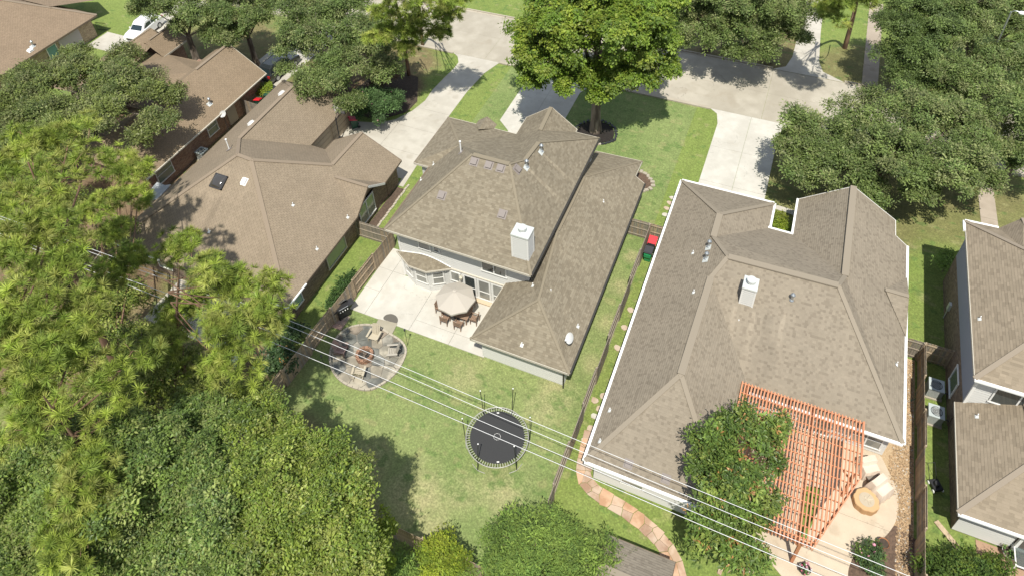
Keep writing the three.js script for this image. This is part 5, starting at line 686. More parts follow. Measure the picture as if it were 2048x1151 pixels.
{ // small gate rail by the far corner house, street lamp, overhead wires
  const g = thing('railing', 'black metal railing at the corner of the tan brick house', 'railing'), a = G(196, 60), b = G(216, 62); a.y = b.y = 0; for (const y of [0.15, 1.0]) part(g, 'rail', rod(V(a.x, y, a.z), V(b.x, y, b.z), 0.025), blackM); for (let k = 0; k <= 7; k++) part(g, 'baluster', rod(V(a.x + (b.x - a.x) * k / 7, 0, a.z + (b.z - a.z) * k / 7), V(a.x + (b.x - a.x) * k / 7, 1.05, a.z + (b.z - a.z) * k / 7), 0.02), blackM);
  const s = G(2026, 24, 9), l = thing('street_lamp', 'tall grey street lamp rising out of the oaks across the street', 'street lamp', [s.x - 0.1, 0, s.z]); part(l, 'pole', cyl(0.11, 0.07, 9, 0, 4.5, 0, 10), galvM); part(l, 'arm', tube([V(0, 8.9, 0), V(0.2, 9.15, 0.05), V(0.6, 9.15, 0.1)], 0.04, 10, 6), galvM); part(l, 'lamp_head', M(new THREE.SphereGeometry(0.28, 12, 8).scale(1, 0.55, 0.8).translate(0.75, 9.1, 0.12)), whitePlasticM);
  const wires = [[[160, 490, 9.3], [572, 638, 8.9], [1040, 831.7, 8.8], [1440, 997, 9], [1830, 1156, 9.3]], [[120, 482, 9.1], [573.4, 650, 8.7], [1040, 850, 8.5], [1440, 1018, 8.8], [1800, 1165, 9.1]], [[90, 500, 8.9], [564, 671.8, 8.5], [1040, 874.7, 8.3], [1440, 1045, 8.6], [1730, 1166, 8.9]], [[60, 495, 8.7], [531.6, 678.6, 8.3], [1040, 894, 8.1], [1428, 1060, 8.4], [1680, 1166, 8.7]]];
  const lb = ['topmost overhead wire, nearest the houses, crossing above the trampoline', 'second overhead wire from the houses, crossing above the trampoline', 'third overhead wire from the houses, crossing above the trampoline', 'lowest overhead wire, furthest from the houses, crossing above the trampoline'];
  wires.forEach((w, i) => { const pts = w.map(([x, y, h]) => G(x, y, h - 2.2)); const a0 = pts[0].clone().add(pts[0].clone().sub(pts[1]).multiplyScalar(1.2)), z0 = pts[4].clone().add(pts[4].clone().sub(pts[3]).multiplyScalar(2)); solo('overhead_wire', lb[i], 'wire', tube([a0, ...pts, z0], 0.015, 120, 5), std([0.68, 0.68, 0.68], 0.5), 'overhead wires above the back yards'); });
}

{ // bits of the neighbour's back yard seen between the boughs
  const P = structGroup('patio'); slabs(P, [[-37.5, -21.9], [-29.5, -21.9], [-29.5, -18.2], [-37.5, -18.2]], [-33.5], [-20], 0.01, -0.01, 0.05, conc);
  const q = G(472, 722, 0.6), o = thing('water_barrel', 'pale blue plastic barrel under the pine bough near the fence', 'barrel', [q.x, 0, q.z]), prof = [[0.001, 0], [0.26, 0], [0.3, 0.1], [0.31, 0.45], [0.3, 0.8], [0.26, 0.9], [0.24, 0.92], [0.001, 0.93]].map((a) => new THREE.Vector2(a[0], a[1])); part(o, 'drum', new THREE.LatheGeometry(prof, 20), std([0.3, 0.4, 0.55], 0.45)); part(o, 'lid', cyl(0.27, 0.25, 0.05, 0, 0.94, 0, 20), std([0.6, 0.62, 0.64], 0.5)); for (const y of [0.3, 0.6]) part(o, 'hoop', new THREE.TorusGeometry(0.315, 0.015, 6, 24).rotateX(Math.PI / 2).translate(0, y, 0), std([0.25, 0.34, 0.48], 0.45));
}

// ================================================================ trees and shrubs
function leafCluster(n, len, wid, R, up = 0.25, fold = 0.25) { // a spray of folded leaves
  const pos = [], nor = [];
  for (let i = 0; i < n; i++) {
    const a = rnd() * 6.283, e = Math.asin(clamp(rr(-0.55, 1) * 0.9 + up * 0.3, -1, 1)), c = V(Math.cos(a) * Math.cos(e), Math.sin(e), Math.sin(a) * Math.cos(e)), o = c.clone().multiplyScalar(R * rr(0.15, 0.8)), L = len * rr(0.7, 1.25);
    const d = c.clone().add(V(rr(-0.7, 0.7), rr(-0.5, 0.6), rr(-0.7, 0.7))); d.y *= 0.45; d.normalize(); let s = V().crossVectors(d, V(rr(-0.5, 0.5), 1, rr(-0.5, 0.5))).normalize(); const nn = V().crossVectors(s, d).normalize();
    const tip = o.clone().addScaledVector(d, L), mid = o.clone().addScaledVector(d, L * 0.5), l = mid.clone().addScaledVector(s, wid * L / len / 2).addScaledVector(nn, fold * wid / 2), r = mid.clone().addScaledVector(s, -wid * L / len / 2).addScaledVector(nn, fold * wid / 2);
    for (const t of [[o, l, tip], [o, tip, r]]) { const f = t[1].clone().sub(t[0]).cross(t[2].clone().sub(t[0])).normalize(); for (const q of t) { pos.push(q.x, q.y, q.z); nor.push(f.x, f.y, f.z); } }
  }
  const g = new THREE.BufferGeometry(); g.setAttribute('position', new THREE.Float32BufferAttribute(pos, 3)); g.setAttribute('normal', new THREE.Float32BufferAttribute(nor, 3)); return g;
}
function needleTuft(n, len, wid) { // long needles bursting from a shoot tip
  const pos = [], nor = [];
  for (let i = 0; i < n; i++) {
    const a = rnd() * 6.283, e = Math.asin(rr(-0.05, 0.95)), d = V(Math.cos(a) * Math.cos(e), Math.sin(e), Math.sin(a) * Math.cos(e)), L = len * rr(0.75, 1.1), s = V().crossVectors(d, V(rr(-1, 1), rr(-1, 1), rr(-1, 1))).normalize(), o = d.clone().multiplyScalar(0.02), m = o.clone().addScaledVector(d, L * 0.55), tip = o.clone().addScaledVector(d, L);
    for (const t of [[o.clone().addScaledVector(s, -wid / 2), m.clone().addScaledVector(s, wid / 2), tip], [o.clone().addScaledVector(s, wid / 2), m.clone().addScaledVector(s, wid / 2), o.clone().addScaledVector(s, -wid / 2)]]) { const f = t[1].clone().sub(t[0]).cross(t[2].clone().sub(t[0])).normalize(); for (const q of t) { pos.push(q.x, q.y, q.z); nor.push(f.x, f.y, f.z); } }
  }
  const g = new THREE.BufferGeometry(); g.setAttribute('position', new THREE.Float32BufferAttribute(pos, 3)); g.setAttribute('normal', new THREE.Float32BufferAttribute(nor, 3)); return g;
}
function taper(curve, r0, r1, seg, n) { const g = new THREE.TubeGeometry(curve, seg, 1, n, false), p = g.attributes.position; for (let i = 0; i < p.count; i++) { const t = Math.floor(i / (n + 1)) / seg, c = curve.getPointAt(clamp(t)), k = r0 + (r1 - r0) * t; p.setXYZ(i, c.x + (p.getX(i) - c.x) * k, c.y + (p.getY(i) - c.y) * k, c.z + (p.getZ(i) - c.z) * k); } return g; }
const leafMat = (rough, trans, o = {}) => new THREE.MeshPhysicalMaterial({ color: col(1, 1, 1), roughness: rough, transmission: trans, thickness: 0, specularIntensity: 0.5, side: THREE.DoubleSide, ...o });
const KIND = {
  oak: { shoot: 1, geo: [0, 1, 2].map(() => leafCluster(9, 0.185, 0.085, 0.33)), mat: leafMat(0.5, 0.42), cols: [[0.165, 0.225, 0.062], [0.195, 0.255, 0.075], [0.13, 0.19, 0.052], [0.25, 0.28, 0.11]], clump: 0.6, dens: 50, bark: barkGreyM, size: 1 },
  shade: { shoot: 1, geo: [0, 1, 2].map(() => leafCluster(9, 0.17, 0.135, 0.32)), mat: leafMat(0.5, 0.45), cols: [[0.185, 0.28, 0.033], [0.225, 0.32, 0.04], [0.145, 0.235, 0.03], [0.275, 0.34, 0.045]], clump: 0.55, dens: 46, bark: barkGreyM, size: 1 },
  broad: { shoot: 3, geo: [0, 1, 2].map(() => leafCluster(9, 0.135, 0.066, 0.29)), mat: leafMat(0.45, 0.42), cols: [[0.195, 0.255, 0.042], [0.25, 0.305, 0.055], [0.14, 0.2, 0.04], [0.32, 0.345, 0.09]], clump: 0.48, dens: 40, bark: barkGreyM, size: 1 },
  bright: { shoot: 2, geo: [0, 1].map(() => leafCluster(9, 0.13, 0.07, 0.22)), mat: leafMat(0.65, 0.35), cols: [[0.23, 0.3, 0.025], [0.29, 0.34, 0.034], [0.18, 0.255, 0.025]], clump: 0.4, dens: 64, bark: barkM, size: 1 },
  fine: { shoot: 3, geo: [0, 1].map(() => leafCluster(9, 0.17, 0.055, 0.27)), mat: leafMat(0.7, 0.42), cols: [[0.19, 0.285, 0.055], [0.24, 0.335, 0.065], [0.15, 0.24, 0.05]], clump: 0.5, dens: 44, bark: barkM, size: 1 },
  magnolia: { geo: [0, 1].map(() => leafCluster(8, 0.2, 0.09, 0.25, 0.6)), mat: leafMat(0.42, 0.15), cols: [[0.095, 0.15, 0.03], [0.12, 0.18, 0.036], [0.075, 0.125, 0.028], [0.165, 0.21, 0.045]], spot: [0.3, 0.16, 0.055], clump: 0.5, dens: 60, bark: barkM, size: 1 },
  myrtle: { shoot: 3, geo: [0, 1].map(() => leafCluster(12, 0.13, 0.06, 0.3)), mat: leafMat(0.6, 0.25), cols: [[0.077, 0.14, 0.042], [0.098, 0.168, 0.056], [0.063, 0.119, 0.039]], clump: 0.45, dens: 80, bark: barkM, size: 1 },
  pine: { geo: [0, 1, 2].map(() => needleTuft(50, 0.4, 0.03)), mat: leafMat(0.55, 0.3), cols: [[0.28, 0.36, 0.06], [0.33, 0.4, 0.072], [0.22, 0.3, 0.055], [0.36, 0.39, 0.1]], clump: 0.66, dens: 9, bark: barkPineM, size: 1, pine: true },
};
function tree(name, kind, label, blobs, o = {}) { // blobs: [pixel x, pixel y, height, radius] of the crown's masses
  const K = KIND[kind], B = [];
  for (const [x, y, h, r] of blobs) { const c = G(x, y, h), k = o.break ?? (r > 1 ? 5 : 1); const m = { c, r: k < 2 ? r : r * 0.76 }; B.push(m); if (k < 2) continue; for (let i = 0; i < k; i++) { const a = (i + rnd()) / k * 6.283, u = rr(-0.25, 0.75), q = Math.sqrt(1 - u * u), f = r * rr(0.42, 0.68) * (o.spread || 1); B.push({ from: m, c: V(c.x + Math.cos(a) * q * f, c.y + u * f * 0.8, c.z + Math.sin(a) * q * f), r: r * rr(0.34, 0.52) }); } }
  const T = thing(name, label, o.category || 'tree', [0, 0, 0], 0, o.group);
  let bx = 0, bz = 0, bw = 0, lo = 1e9; for (const b of B) { bx += b.c.x * b.r ** 2; bz += b.c.z * b.r ** 2; bw += b.r ** 2; lo = Math.min(lo, b.c.y - b.r * 0.6); }
  const base = o.base ? (Array.isArray(o.base) ? G(...o.base) : o.base) : V(bx / bw, 0, bz / bw), flat = o.flat ?? 0.78, cl = o.clump || K.clump;
  T.position.copy(base);
  const clumps = [];
  for (const b of B) { const n = Math.max(3, Math.round((o.n || 1) * 3.1 * (b.r / cl) ** 2 * 0.5)); for (let i = 0; i < n; i++) { const u = rr(-0.45, 1), a = rnd() * 6.283, q = Math.sqrt(1 - u * u), k = b.r * (rnd() < 0.25 ? rr(0.35, 0.75) : rr(0.72, 1.0)) - cl * 0.35, p = V(b.c.x + Math.cos(a) * q * k, b.c.y + u * k * flat, b.c.z + Math.sin(a) * q * k); if (p.y < 0.25) continue; let inner = false; for (const d of B) if (d !== b && p.distanceTo(d.c) < d.r * 0.55) inner = true; if (!inner || rnd() < 0.25) clumps.push({ p, out: V(Math.cos(a) * q, u * 1.1 + 0.25, Math.sin(a) * q).normalize(), r: cl * rr(0.7, 1.3), b, tone: rr(0.82, 1.18), hue: Math.floor(rnd() * K.cols.length) }); } }
  // limbs
  const wood = [], top = V(bx / bw - base.x, 0, bz / bw - base.z), H0 = Math.max(0.4, o.fork ?? Math.max(lo * 0.85, 0.5)), tr = o.trunk ?? clamp(0.028 * Math.sqrt(bw) * 1.9, 0.05, 0.42), maxY = Math.max(...B.map((b) => b.c.y));
  const fork = V(top.x * 0.25, H0, top.z * 0.25);
  if (K.pine) { const tip = V(top.x * 0.8, maxY + 0.5, top.z * 0.8); wood.push(taper(new THREE.CatmullRomCurve3([V(0, -0.1, 0), V(top.x * 0.1, maxY * 0.35, top.z * 0.1), V(top.x * 0.4, maxY * 0.7, top.z * 0.4), tip]), tr, tr * 0.12, 14, 8)); }
  else { const g = new THREE.CylinderGeometry(tr * 0.72, tr * 1.12, H0 + 0.15, 10, 3).translate(0, H0 / 2 - 0.05, 0), p = g.attributes.position; for (let i = 0; i < p.count; i++) { const t = clamp(p.getY(i) / H0), fl = p.getY(i) < H0 * 0.12 ? 1.25 : 1; p.setXYZ(i, p.getX(i) * fl + fork.x * t, p.getY(i), p.getZ(i) * fl + fork.z * t); } g.computeVertexNormals(); wood.push(g); }
  for (const b of B) { // a limb into each mass, twigs to its clumps
    const c = b.c.clone().sub(base), st = b.from ? b.from.c.clone().sub(base) : K.pine ? V(top.x * 0.5 * c.y / maxY, Math.max(1, c.y - b.r * 0.5), top.z * 0.5 * c.y / maxY) : fork.clone(), mid = st.clone().lerp(c, 0.5).add(V(rr(-0.3, 0.3), K.pine || b.from ? -0.1 : 0.12 * c.distanceTo(st), rr(-0.3, 0.3))), lr = tr * clamp(b.r / 5, 0.22, 0.5) * (b.from ? 0.4 : 1);
    const g = taper(new THREE.CatmullRomCurve3([st, mid, c]), lr, lr * 0.38, 7, 6);
    wood.push(g);
    for (const q of clumps) if (q.b === b) { const e = q.p.clone().sub(base), s = c.clone().lerp(st, rr(0, 0.45)), m = s.clone().lerp(e, 0.5).add(V(rr(-0.15, 0.15), rr(-0.05, 0.2), rr(-0.15, 0.15))); wood.push(new THREE.TubeGeometry(new THREE.QuadraticBezierCurve3(s, m, e), 3, clamp(lr * 0.2, 0.015, 0.05), 4, false)); }
  }
  part(T, 'trunk', M(wood), o.bark || K.bark);
  // leaves
  const per = K.geo.map(() => []), S = (o.size || 1) * K.size;
  for (const q of clumps) { const n = Math.max(3, Math.round(K.dens * (o.dens || 1) * (q.r / cl) ** 2 * 0.62)); for (let i = 0; i < n; i++) { const d = V(rr(-1, 1), rr(-1, 1), rr(-1, 1)); if (d.lengthSq() > 1) { i--; continue; } d.normalize().multiplyScalar(q.r * Math.cbrt(rr(0.12, 1)) * (!K.pine && rnd() < 0.16 ? rr(1.1, 1.7) : 1)); d.y *= 0.6; const p = q.p.clone().add(d).sub(base); if (p.y < 0.08) continue; per[Math.floor(rnd() * per.length)].push([p, q, d]); } }
  if (K.shoot) for (const q of clumps) for (let k = 0; k < K.shoot; k++) { if (rnd() < 0.35) continue; const d = q.out.clone().add(V(rr(-0.7, 0.7), rr(0, 0.6), rr(-0.7, 0.7))).normalize(), L = q.r * rr(0.9, 1.9); for (let t = q.r * 0.6; t < L; t += 0.15) { const p = q.p.clone().addScaledVector(d, t).sub(base); p.y -= 0.12 * (t / L) ** 2 * L; if (p.y > 0.1) per[Math.floor(rnd() * per.length)].push([p, q, d.clone().multiplyScalar(0.3), 0.75 * (1 - 0.5 * t / L)]); } }
  const mt = new THREE.Matrix4(), qt = new THREE.Quaternion(), sp = new THREE.Quaternion(), cc = new THREE.Color();
  K.geo.forEach((g, k) => {
    const im = new THREE.InstancedMesh(g, o.mat || K.mat, per[k].length); im.name = 'crown'; im.userData.kind = 'stuff'; im.castShadow = im.receiveShadow = true;
    per[k].forEach(([p, q, d, sk = 1], i) => { const up = q.out.clone().multiplyScalar(0.7).add(V(0, K.pine ? 0.9 : 0.7, 0)).addScaledVector(d.clone().normalize(), K.pine ? 0.9 : 0.35).add(V(rr(-0.4, 0.4), rr(-0.2, 0.4), rr(-0.4, 0.4))).normalize(); qt.setFromUnitVectors(V(0, 1, 0), up).multiply(sp.setFromAxisAngle(V(0, 1, 0), rnd() * 6.283)); const s = S * sk * (K.pine ? rr(0.8, 1.2) : rr(0.55, 1.45)); mt.compose(p, qt, V(s, s, s)); im.setMatrixAt(i, mt); const c = K.spot && rnd() < 0.035 ? K.spot : (o.cols || K.cols)[rnd() < 0.6 ? q.hue % (o.cols || K.cols).length : Math.floor(rnd() * (o.cols || K.cols).length)], t = q.tone * rr(0.62, 1.42); im.setColorAt(i, cc.setRGB(c[0] * t, c[1] * t, c[2] * t)); });
    T.add(im);
  });
  if (o.blossom) { const g = new THREE.IcosahedronGeometry(0.08, 0), n = 40, im = new THREE.InstancedMesh(g, std([0.62, 0.28, 0.36], 0.8), n); im.name = 'blossom'; im.userData.kind = 'stuff'; for (let i = 0; i < n; i++) { const q = clumps[Math.floor(rnd() * clumps.length)], p = q.p.clone().addScaledVector(q.out, q.r * 0.7).sub(base); mt.compose(p, qt.identity(), V(rr(0.5, 1.2), rr(0.5, 1.4), rr(0.5, 1.2))); im.setMatrixAt(i, mt); } T.add(im); }
  leafCount += per.reduce((s, l) => s + l.length, 0);
  return T;
}
let leafCount = 0;

tree('shade_tree', 'shade', 'large bright green broad-leaved tree standing in the black mulch ring', [[1195, 60, 11, 4.8], [1085, 105, 8.5, 3.0], [1295, 85, 8.8, 3.2], [1120, 20, 12, 4], [1275, 15, 12, 4], [1140, 150, 7, 2.6], [1235, 150, 6.8, 2.6], [1195, 185, 5.4, 1.6], [1195, -40, 14, 4], [1045, 60, 9, 1.8], [1335, 130, 7.4, 1.3], [1065, 150, 6.6, 1.6], [1285, 160, 6.4, 1.6]], { base: [1191, 262], trunk: 0.44, fork: 4.4 });
tree('live_oak', 'oak', 'wide grey-green live oak spreading over the driveway of the house with the pergola', [[1640, 270, 5, 3.0], [1730, 225, 6, 2.8], [1830, 225, 6, 3], [1920, 255, 5.5, 2.8], [1780, 310, 5.5, 3.4], [1900, 335, 5, 2.8], [1680, 340, 4.5, 2.4], [1610, 340, 4.0, 1.8], [1965, 350, 4, 1.6], [1580, 290, 4.5, 1.2], [1980, 290, 4.6, 1.5], [1850, 390, 3.6, 1.6], [1740, 385, 3.6, 1.5]], { fork: 2.2 });
tree('live_oak', 'oak', 'dense live oak overhanging the garage of the brown brick house', [[640, 60, 7, 3.8], [590, 95, 6, 2.2], [740, 65, 6.5, 3.4], [685, 140, 5.5, 3.2], [625, 165, 5, 2.2], [765, 135, 5, 2.0], [600, 10, 7.5, 3.2], [690, 0, 8, 3.4], [575, 140, 4.6, 1.0], [700, 205, 4.2, 1.2]], { fork: 2.4 });
tree('pine_tree', 'pine', 'pine with a bare trunk beside the live oak at the edge of the curved driveway', [[790, 60, 9, 1.5], [812, 95, 7, 1.1], [770, 30, 11, 1.8], [800, 0, 13, 2], [755, 75, 9, 1.2], [830, 45, 9.5, 1.3]], { base: [818, 150], trunk: 0.2 });
tree('pine_tree', 'pine', 'pine leaning over the street kerb above a dark pool of shade', [[860, 25, 11, 1.9], [900, 35, 10.5, 1.3], [840, 60, 8.5, 1.4], [880, 65, 8, 1.1], [870, -10, 13, 2.2], [905, 10, 12, 1.4]], { base: [845, 90], trunk: 0.2 });
tree('live_oak', 'oak', 'live oak across the street behind the bright green shade tree', [[1400, 40, 6, 2.9], [1365, 85, 4.6, 1.6], [1380, 0, 7.5, 3], [1440, 60, 5.4, 2.4], [1450, -10, 8.5, 3.4], [1345, 50, 5.5, 1.5]], { fork: 2.6, base: [1412, 98] });
tree('live_oak', 'oak', 'live oak across the street whose branches overhang the far driveway', [[1500, 45, 6, 3.0], [1560, 50, 6, 2.8], [1540, 0, 8, 3.4], [1595, 70, 5, 1.3], [1520, 100, 4.6, 1.7], [1470, 105, 4.2, 1.1], [1600, 20, 7, 1.8]], { fork: 2.6, base: [1535, 122] });
tree('pine_tree', 'pine', 'pine with a leaning trunk between the far driveway and the brick-coloured walk', [[1655, 22, 9, 1.4], [1690, 48, 6.5, 0.9], [1700, 0, 12, 2], [1668, 5, 10.5, 1.5], [1730, -10, 13, 1.8]], { base: [1690, 96], trunk: 0.24 });
tree('live_oak', 'oak', 'bushy oak beside the brick-coloured walk across the street', [[1790, 45, 7, 2.4], [1845, 95, 6, 2.9], [1775, 110, 4.8, 1.7], [1820, 10, 8, 2.8], [1810, 150, 4.6, 1.6], [1880, 40, 7.6, 2.6], [1860, 160, 4.6, 1.6]], { cols: [[0.14, 0.2, 0.055], [0.165, 0.225, 0.065], [0.115, 0.17, 0.05]] });
tree('live_oak', 'oak', 'oak in front of the street lamp across the street', [[1925, 60, 7, 2.9], [1915, 150, 5.4, 2.7], [1990, 130, 5.6, 2.6], [1985, 200, 5, 2.3], [1930, 10, 8, 2.8], [2050, 130, 5.4, 2.4], [2035, 190, 5, 2.0], [1950, -10, 8, 2.6], [1890, 200, 4.2, 1.6]], {});
tree('live_oak', 'oak', 'oak at the street edge beyond the brick-coloured path of the grey-blue sided house', [[2045, 255, 5, 2.3], [2060, 310, 4.4, 2.2], [2040, 320, 3.6, 1.3], [2075, 240, 6, 2.6]], {});
tree('live_oak', 'oak', 'thin greyish oak between the tan and the red-brown brick houses', [[60, 175, 7.4, 2.8], [140, 150, 7.2, 2.6], [230, 160, 7, 2.8], [300, 180, 6.5, 2.2], [318, 235, 6, 1.7], [200, 225, 7, 2.6], [110, 235, 7, 2.6], [20, 235, 7, 2.6], [285, 270, 5.5, 1.6], [345, 190, 6, 1.1], [20, 290, 6.5, 2.4], [150, 105, 7, 1.2], [250, 110, 6.4, 1.2]], { dens: 1, n: 1.15, cols: [[0.17, 0.215, 0.055], [0.21, 0.25, 0.065], [0.13, 0.175, 0.05], [0.25, 0.27, 0.11]] });
tree('live_oak', 'oak', 'oak hanging over the white car', [[330, 5, 7.4, 2.7], [400, 15, 7, 2.8], [370, 50, 5, 1.8], [300, -10, 8, 2.6], [430, 60, 5, 1.8], [275, 15, 6.4, 1.1]], {});
tree('live_oak', 'oak', 'oak standing beyond the black car', [[490, 25, 6.5, 2.8], [530, 15, 6, 2.0], [455, 75, 5, 1.5], [480, 60, 4.6, 1.2], [455, 0, 7.5, 2.5]], {});
tree('crepe_myrtle', 'myrtle', 'flowering crepe myrtle with pink blossoms beside the curved driveway', [[745, 195, 2.6, 1.5], [778, 205, 2.2, 1.1], [725, 222, 1.9, 1.0], [760, 225, 1.8, 1.0], [790, 190, 2.2, 0.8], [712, 205, 2.2, 0.8]], { category: 'shrub', blossom: true, fork: 0.5, trunk: 0.07 });
tree('shrub', 'myrtle', 'reddish dark shrub under the live oak in the mulch bed', [[765, 160, 1.3, 0.8], [780, 150, 1.2, 0.7], [750, 170, 1.1, 0.7]], { category: 'shrub', fork: 0.3, trunk: 0.04, cols: [[0.12, 0.075, 0.04], [0.09, 0.09, 0.035], [0.15, 0.1, 0.06]] });
tree('magnolia', 'magnolia', 'glossy dark green magnolia with brown leaves growing against the orange pergola', [[1483.95, 845, 6.4, 0.73], [1432.8, 895, 6, 1.05], [1525.8, 895, 5.8, 0.77], [1479.3, 965, 6.4, 1.32], [1423.5, 1000, 5, 0.96], [1525.8, 990, 5.2, 0.82], [1400.25, 1080, 3.8, 0.82], [1465.35, 1085, 4.4, 1.16], [1511.85, 1105, 3.6, 0.73], [1544.4, 860, 5.6, 0.43], [1549.05, 925, 5, 0.46], [1404.9, 880, 5.4, 0.54], [1488, 822, 6.2, 0.43], [1445, 845, 6, 0.6], [1560, 845, 5.6, 0.34], [1400, 935, 5.2, 0.69], [1385, 1040, 4, 0.69], [1470, 1030, 5.2, 1.15], [1430, 1050, 4.6, 0.95], [1500, 1050, 4.8, 0.9], [1440, 960, 5.8, 1.0]], { base: [1462, 1040], trunk: 0.13, fork: 1.2, flat: 1.0, dens: 0.85 });
tree('shrub', 'fine', 'large light green feathery shrub in the corner where the two fences meet', [[1040, 1090, 2.8, 1.5], [1125, 1095, 2.8, 1.5], [1190, 1130, 2.4, 1.4], [1000, 1130, 2.4, 1.1], [1095, 1050, 2.4, 1.0], [1005, 1070, 2.3, 0.9], [1080, 1150, 3, 1.8], [1235, 1140, 2, 0.7], [1035, 1035, 2.2, 0.6], [1150, 1160, 3, 1.6]], { category: 'shrub', fork: 0.4, trunk: 0.1 });
tree('shrub', 'bright', 'round yellow-green shrub against the bottom fence', [[875, 1100, 1.9, 0.95], [860, 1120, 1.7, 0.8], [900, 1125, 1.7, 0.8]], { category: 'shrub', fork: 0.3, trunk: 0.05 });
tree('shrub', 'bright', 'tall yellow-green shrub between the big crown and the bottom fence', [[745, 1070, 3, 1.0], [720, 1110, 3.2, 1.2], [770, 1045, 2.4, 0.6], [700, 1060, 3.6, 0.9], [740, 1140, 3, 1.1]], { category: 'shrub', fork: 0.5, trunk: 0.06 });
tree('shrub', 'fine', 'soft dark green shrub outside the bottom fence beside the yellow-green one', [[805, 1125, 1.6, 0.9], [830, 1150, 1.6, 0.8], [790, 1155, 1.6, 0.9], [915, 1160, 1.2, 0.7]], { category: 'shrub', fork: 0.3, trunk: 0.04 });
{
  const edge = [[0, 850], [130, 840], [330, 860], [410, 800], [520, 795], [590, 820], [680, 880], [745, 950], [735, 1010], [690, 1060], [740, 1110], [720, 1170], [0, 1170]];
  const inside = (x, y) => { let c = false; for (let i = 0, j = edge.length - 1; i < edge.length; j = i++) if ((edge[i][1] > y) !== (edge[j][1] > y) && x < (edge[j][0] - edge[i][0]) * (y - edge[i][1]) / (edge[j][1] - edge[i][1]) + edge[i][0]) c = !c; return c; };
  const sets = [[], [], []];
  for (let k = 0; k < 900 && sets[0].length + sets[1].length + sets[2].length < 135; k++) { const x = rr(-20, 760), y = rr(795, 1175), r = rr(0.55, 1.35); if (!inside(clamp(x, 1, 760), y)) continue; const near = Math.max(0, (x - 560) / 200), h = 10.6 + 3.6 * (fbm(x / 2048, y / 2048, 9, 2, 301) - 0.5) * 2 - 2.6 * near * near - rr(0, 1.6); const px = x < 240 ? 0 : x < 470 ? 1 : 2; if (sets[px].every((b) => Math.hypot(b[0] - x, b[1] - y) > 17 + 14 * r)) sets[px].push([x, y, h, r]); }
  tree('broadleaf_tree', 'broad', 'loose small-leaved tree growing beneath the lowest pine boughs', sets[0], { fork: 3, break: 3, n: 0.9, cols: [[0.175, 0.25, 0.05], [0.22, 0.295, 0.06], [0.13, 0.2, 0.05], [0.29, 0.335, 0.1]] });
  tree('broadleaf_tree', 'broad', 'loose small-leaved tree between the pines and the trampoline lawn', sets[1], { fork: 3, break: 3, n: 0.9, cols: [[0.16, 0.24, 0.055], [0.2, 0.28, 0.065], [0.12, 0.19, 0.05], [0.27, 0.32, 0.1]] });
  tree('broadleaf_tree', 'broad', 'loose small-leaved tree whose crown reaches over the corner of the trampoline lawn', sets[2], { fork: 3, break: 3, n: 0.9, cols: [[0.2, 0.275, 0.045], [0.25, 0.32, 0.055], [0.15, 0.22, 0.045], [0.32, 0.36, 0.09]] });
}
tree('pine_tree', 'pine', 'tall yellow-green pine whose tufted crown fills the side of the brown brick house garden', [[60, 295, 17, 1.6], [140, 265, 17, 1.3], [150, 340, 18, 2.0], [60, 400, 18, 1.9], [235, 330, 6.5, 1.78], [262, 395, 6.5, 1.42], [200, 420, 6.5, 1.66], [30, 500, 18, 1.5], [150, 510, 17, 1.2], [230, 470, 6.5, 1.19], [40, 610, 17, 1.6], [165, 620, 16, 1.6], [210, 565, 11, 1.21], [90, 700, 16, 1.6], [0, 340, 17, 1.5], [10, 700, 16, 1.4], [280, 340, 6.5, 1.07], [100, 450, 18, 1.3], [255, 520, 11, 1.1], [180, 245, 15, 0.8]], { base: G(110, 560, 14).setY(0), trunk: 0.32, n: 0.95 });
tree('pine_tree', 'pine', 'pine stretching a long bough over the rear corner of the brown brick house', [[350, 500, 8.5, 1.34], [425, 540, 12.6, 1.31], [395, 600, 8.5, 1.34], [480, 565, 11.6, 1.11], [540, 585, 11.6, 1.11], [505, 645, 11.6, 1.31], [440, 650, 12.6, 1.01], [555, 625, 10.6, 0.7], [450, 720, 10.6, 1.01], [490, 755, 9.6, 0.91], [325, 700, 8.5, 1.23], [385, 472, 8.5, 0.56], [350, 620, 8.5, 1.01], [370, 745, 6.5, 0.78]], { base: G(335, 690, 6).setY(0), trunk: 0.2, n: 0.95 });
tree('pine_tree', 'pine', 'lower pine with soft tufts standing among the small-leaved crowns', [[90, 830, 14, 1.5], [40, 780, 14.5, 1.4], [190, 760, 14.5, 1.4], [150, 690, 15, 1.1], [180, 930, 12, 1.2], [170, 980, 12, 1.2], [200, 1010, 11.5, 0.9], [130, 1080, 11, 1.1], [175, 1095, 11, 0.8], [250, 790, 13, 0.9], [20, 860, 13, 1.0], [265, 700, 14, 1.0], [200, 850, 13, 1.0]], { base: G(160, 900, 11).setY(0), trunk: 0.26, n: 0.95 });
tree('shrub', 'magnolia', 'dark glossy shrub in the strip behind the brown brick house', [[560, 690, 1.3, 0.9], [590, 665, 1.0, 0.6], [540, 720, 1.5, 0.9], [570, 720, 1.2, 0.7]], { category: 'shrub', fork: 0.3, trunk: 0.04, cols: [[0.045, 0.085, 0.03], [0.06, 0.1, 0.035]] });
tree('shrub', 'bright', 'low green plants along the tan fence beside the brown brick house', [[672, 590, 0.3, 0.35], [688, 570, 0.3, 0.32], [700, 553, 0.3, 0.28], [660, 605, 0.3, 0.3]], { category: 'shrub', fork: 0.1, trunk: 0.02, cols: [[0.06, 0.12, 0.03], [0.08, 0.14, 0.035]] });
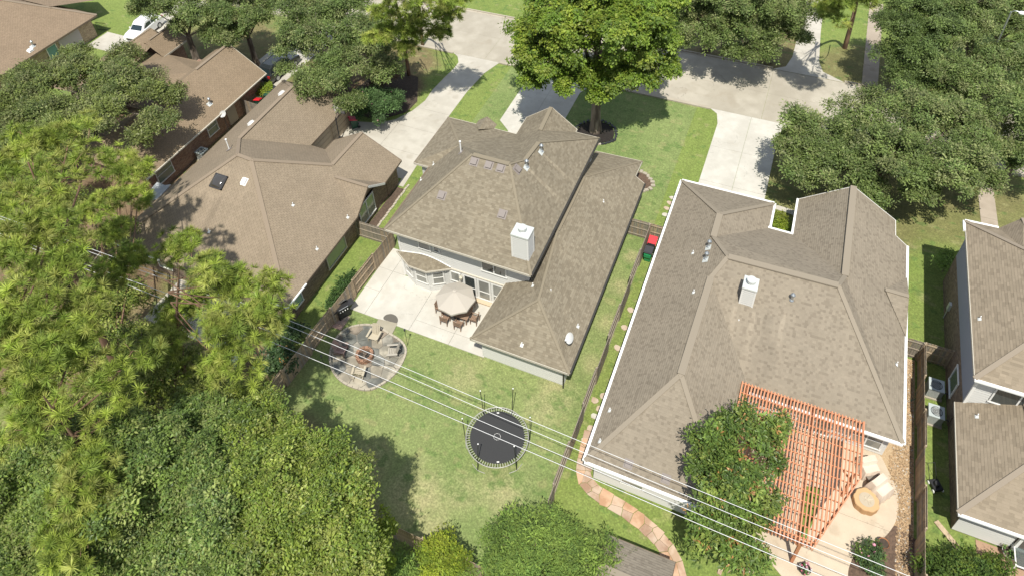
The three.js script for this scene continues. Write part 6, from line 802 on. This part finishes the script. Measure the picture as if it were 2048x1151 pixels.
tree('shrub', 'bright', 'leafy green shrub beside the brown picket fence and the paved yard', [[1880, 1130, 1.3, 0.9], [1940, 1140, 1.4, 1.1], [1990, 1150, 1.2, 0.9], [1910, 1160, 1.5, 1.1], [1850, 1140, 1.1, 0.6]], { category: 'shrub', fork: 0.3, trunk: 0.05, cols: [[0.09, 0.15, 0.02], [0.13, 0.18, 0.025], [0.07, 0.125, 0.02]] });
tree('shrub', 'bright', 'yellow-green shrub in the courtyard notch between the white gutters', [[1559, 442, 1.2, 0.6], [1563, 460, 1.0, 0.55]], { category: 'shrub', fork: 0.2, trunk: 0.03 });
tree('shrub', 'bright', 'flowering shrub with pink blossoms in the brown bed at the patio edge', [[1740, 1108, 0.5, 0.5], [1755, 1122, 0.5, 0.45], [1728, 1120, 0.5, 0.4]], { category: 'shrub', fork: 0.15, trunk: 0.02, blossom: true, cols: [[0.08, 0.14, 0.05], [0.12, 0.18, 0.04]] });
tree('shrub', 'bright', 'small lit shrubs at the far end of the alley', [[535, 170, 1.2, 0.6], [524, 180, 1.0, 0.5]], { category: 'shrub', fork: 0.2, trunk: 0.03 });
tree('shrub', 'fine', 'dark shrub in the shade between the two side walls of the grey-blue sided house', [[1893, 530, 1.1, 0.6], [1898, 515, 1.0, 0.5]], { category: 'shrub', fork: 0.2, trunk: 0.03, });
tree('understory_tree', 'broad', 'dark leafy understory tree in the shade below the tall pine', [[100, 560, 6.5, 2.6], [30, 640, 6.5, 2.6], [190, 640, 6, 2.4], [110, 720, 6, 2.6], [250, 590, 5.5, 1.8], [20, 480, 6, 2.4], [20, 380, 6, 2.4], [130, 430, 6, 2.4], [90, 340, 5.5, 2.2], [230, 470, 4.5, 1.6]], { fork: 2.5, dens: 0.7 });
tree('understory_tree', 'broad', 'dark leafy understory tree behind the brown brick house', [[260, 700, 5.5, 2.2], [350, 740, 5, 2.0], [430, 760, 4.5, 1.7], [330, 830, 5.5, 2.2], [220, 800, 6, 2.2], [440, 830, 5, 1.8], [500, 790, 4, 1.2], [120, 830, 6, 2.2], [340, 660, 4.5, 1.4], [300, 760, 7.5, 1.6], [380, 810, 7.5, 1.6], [270, 850, 8, 1.6], [460, 800, 6, 1.2]], { fork: 2, dens: 0.7 });
tree('live_oak', 'oak', 'oak behind the street lamp, furthest from the houses', [[2000, 20, 5, 2.6], [2040, 60, 4.5, 2.4], [1975, 50, 4.5, 2], [2050, 5, 6, 2.6], [1960, 5, 6, 2.5], [2070, 100, 4, 2.2]], {});
console.log('leaf clusters', leafCount);
renderer.render(scene, camera);
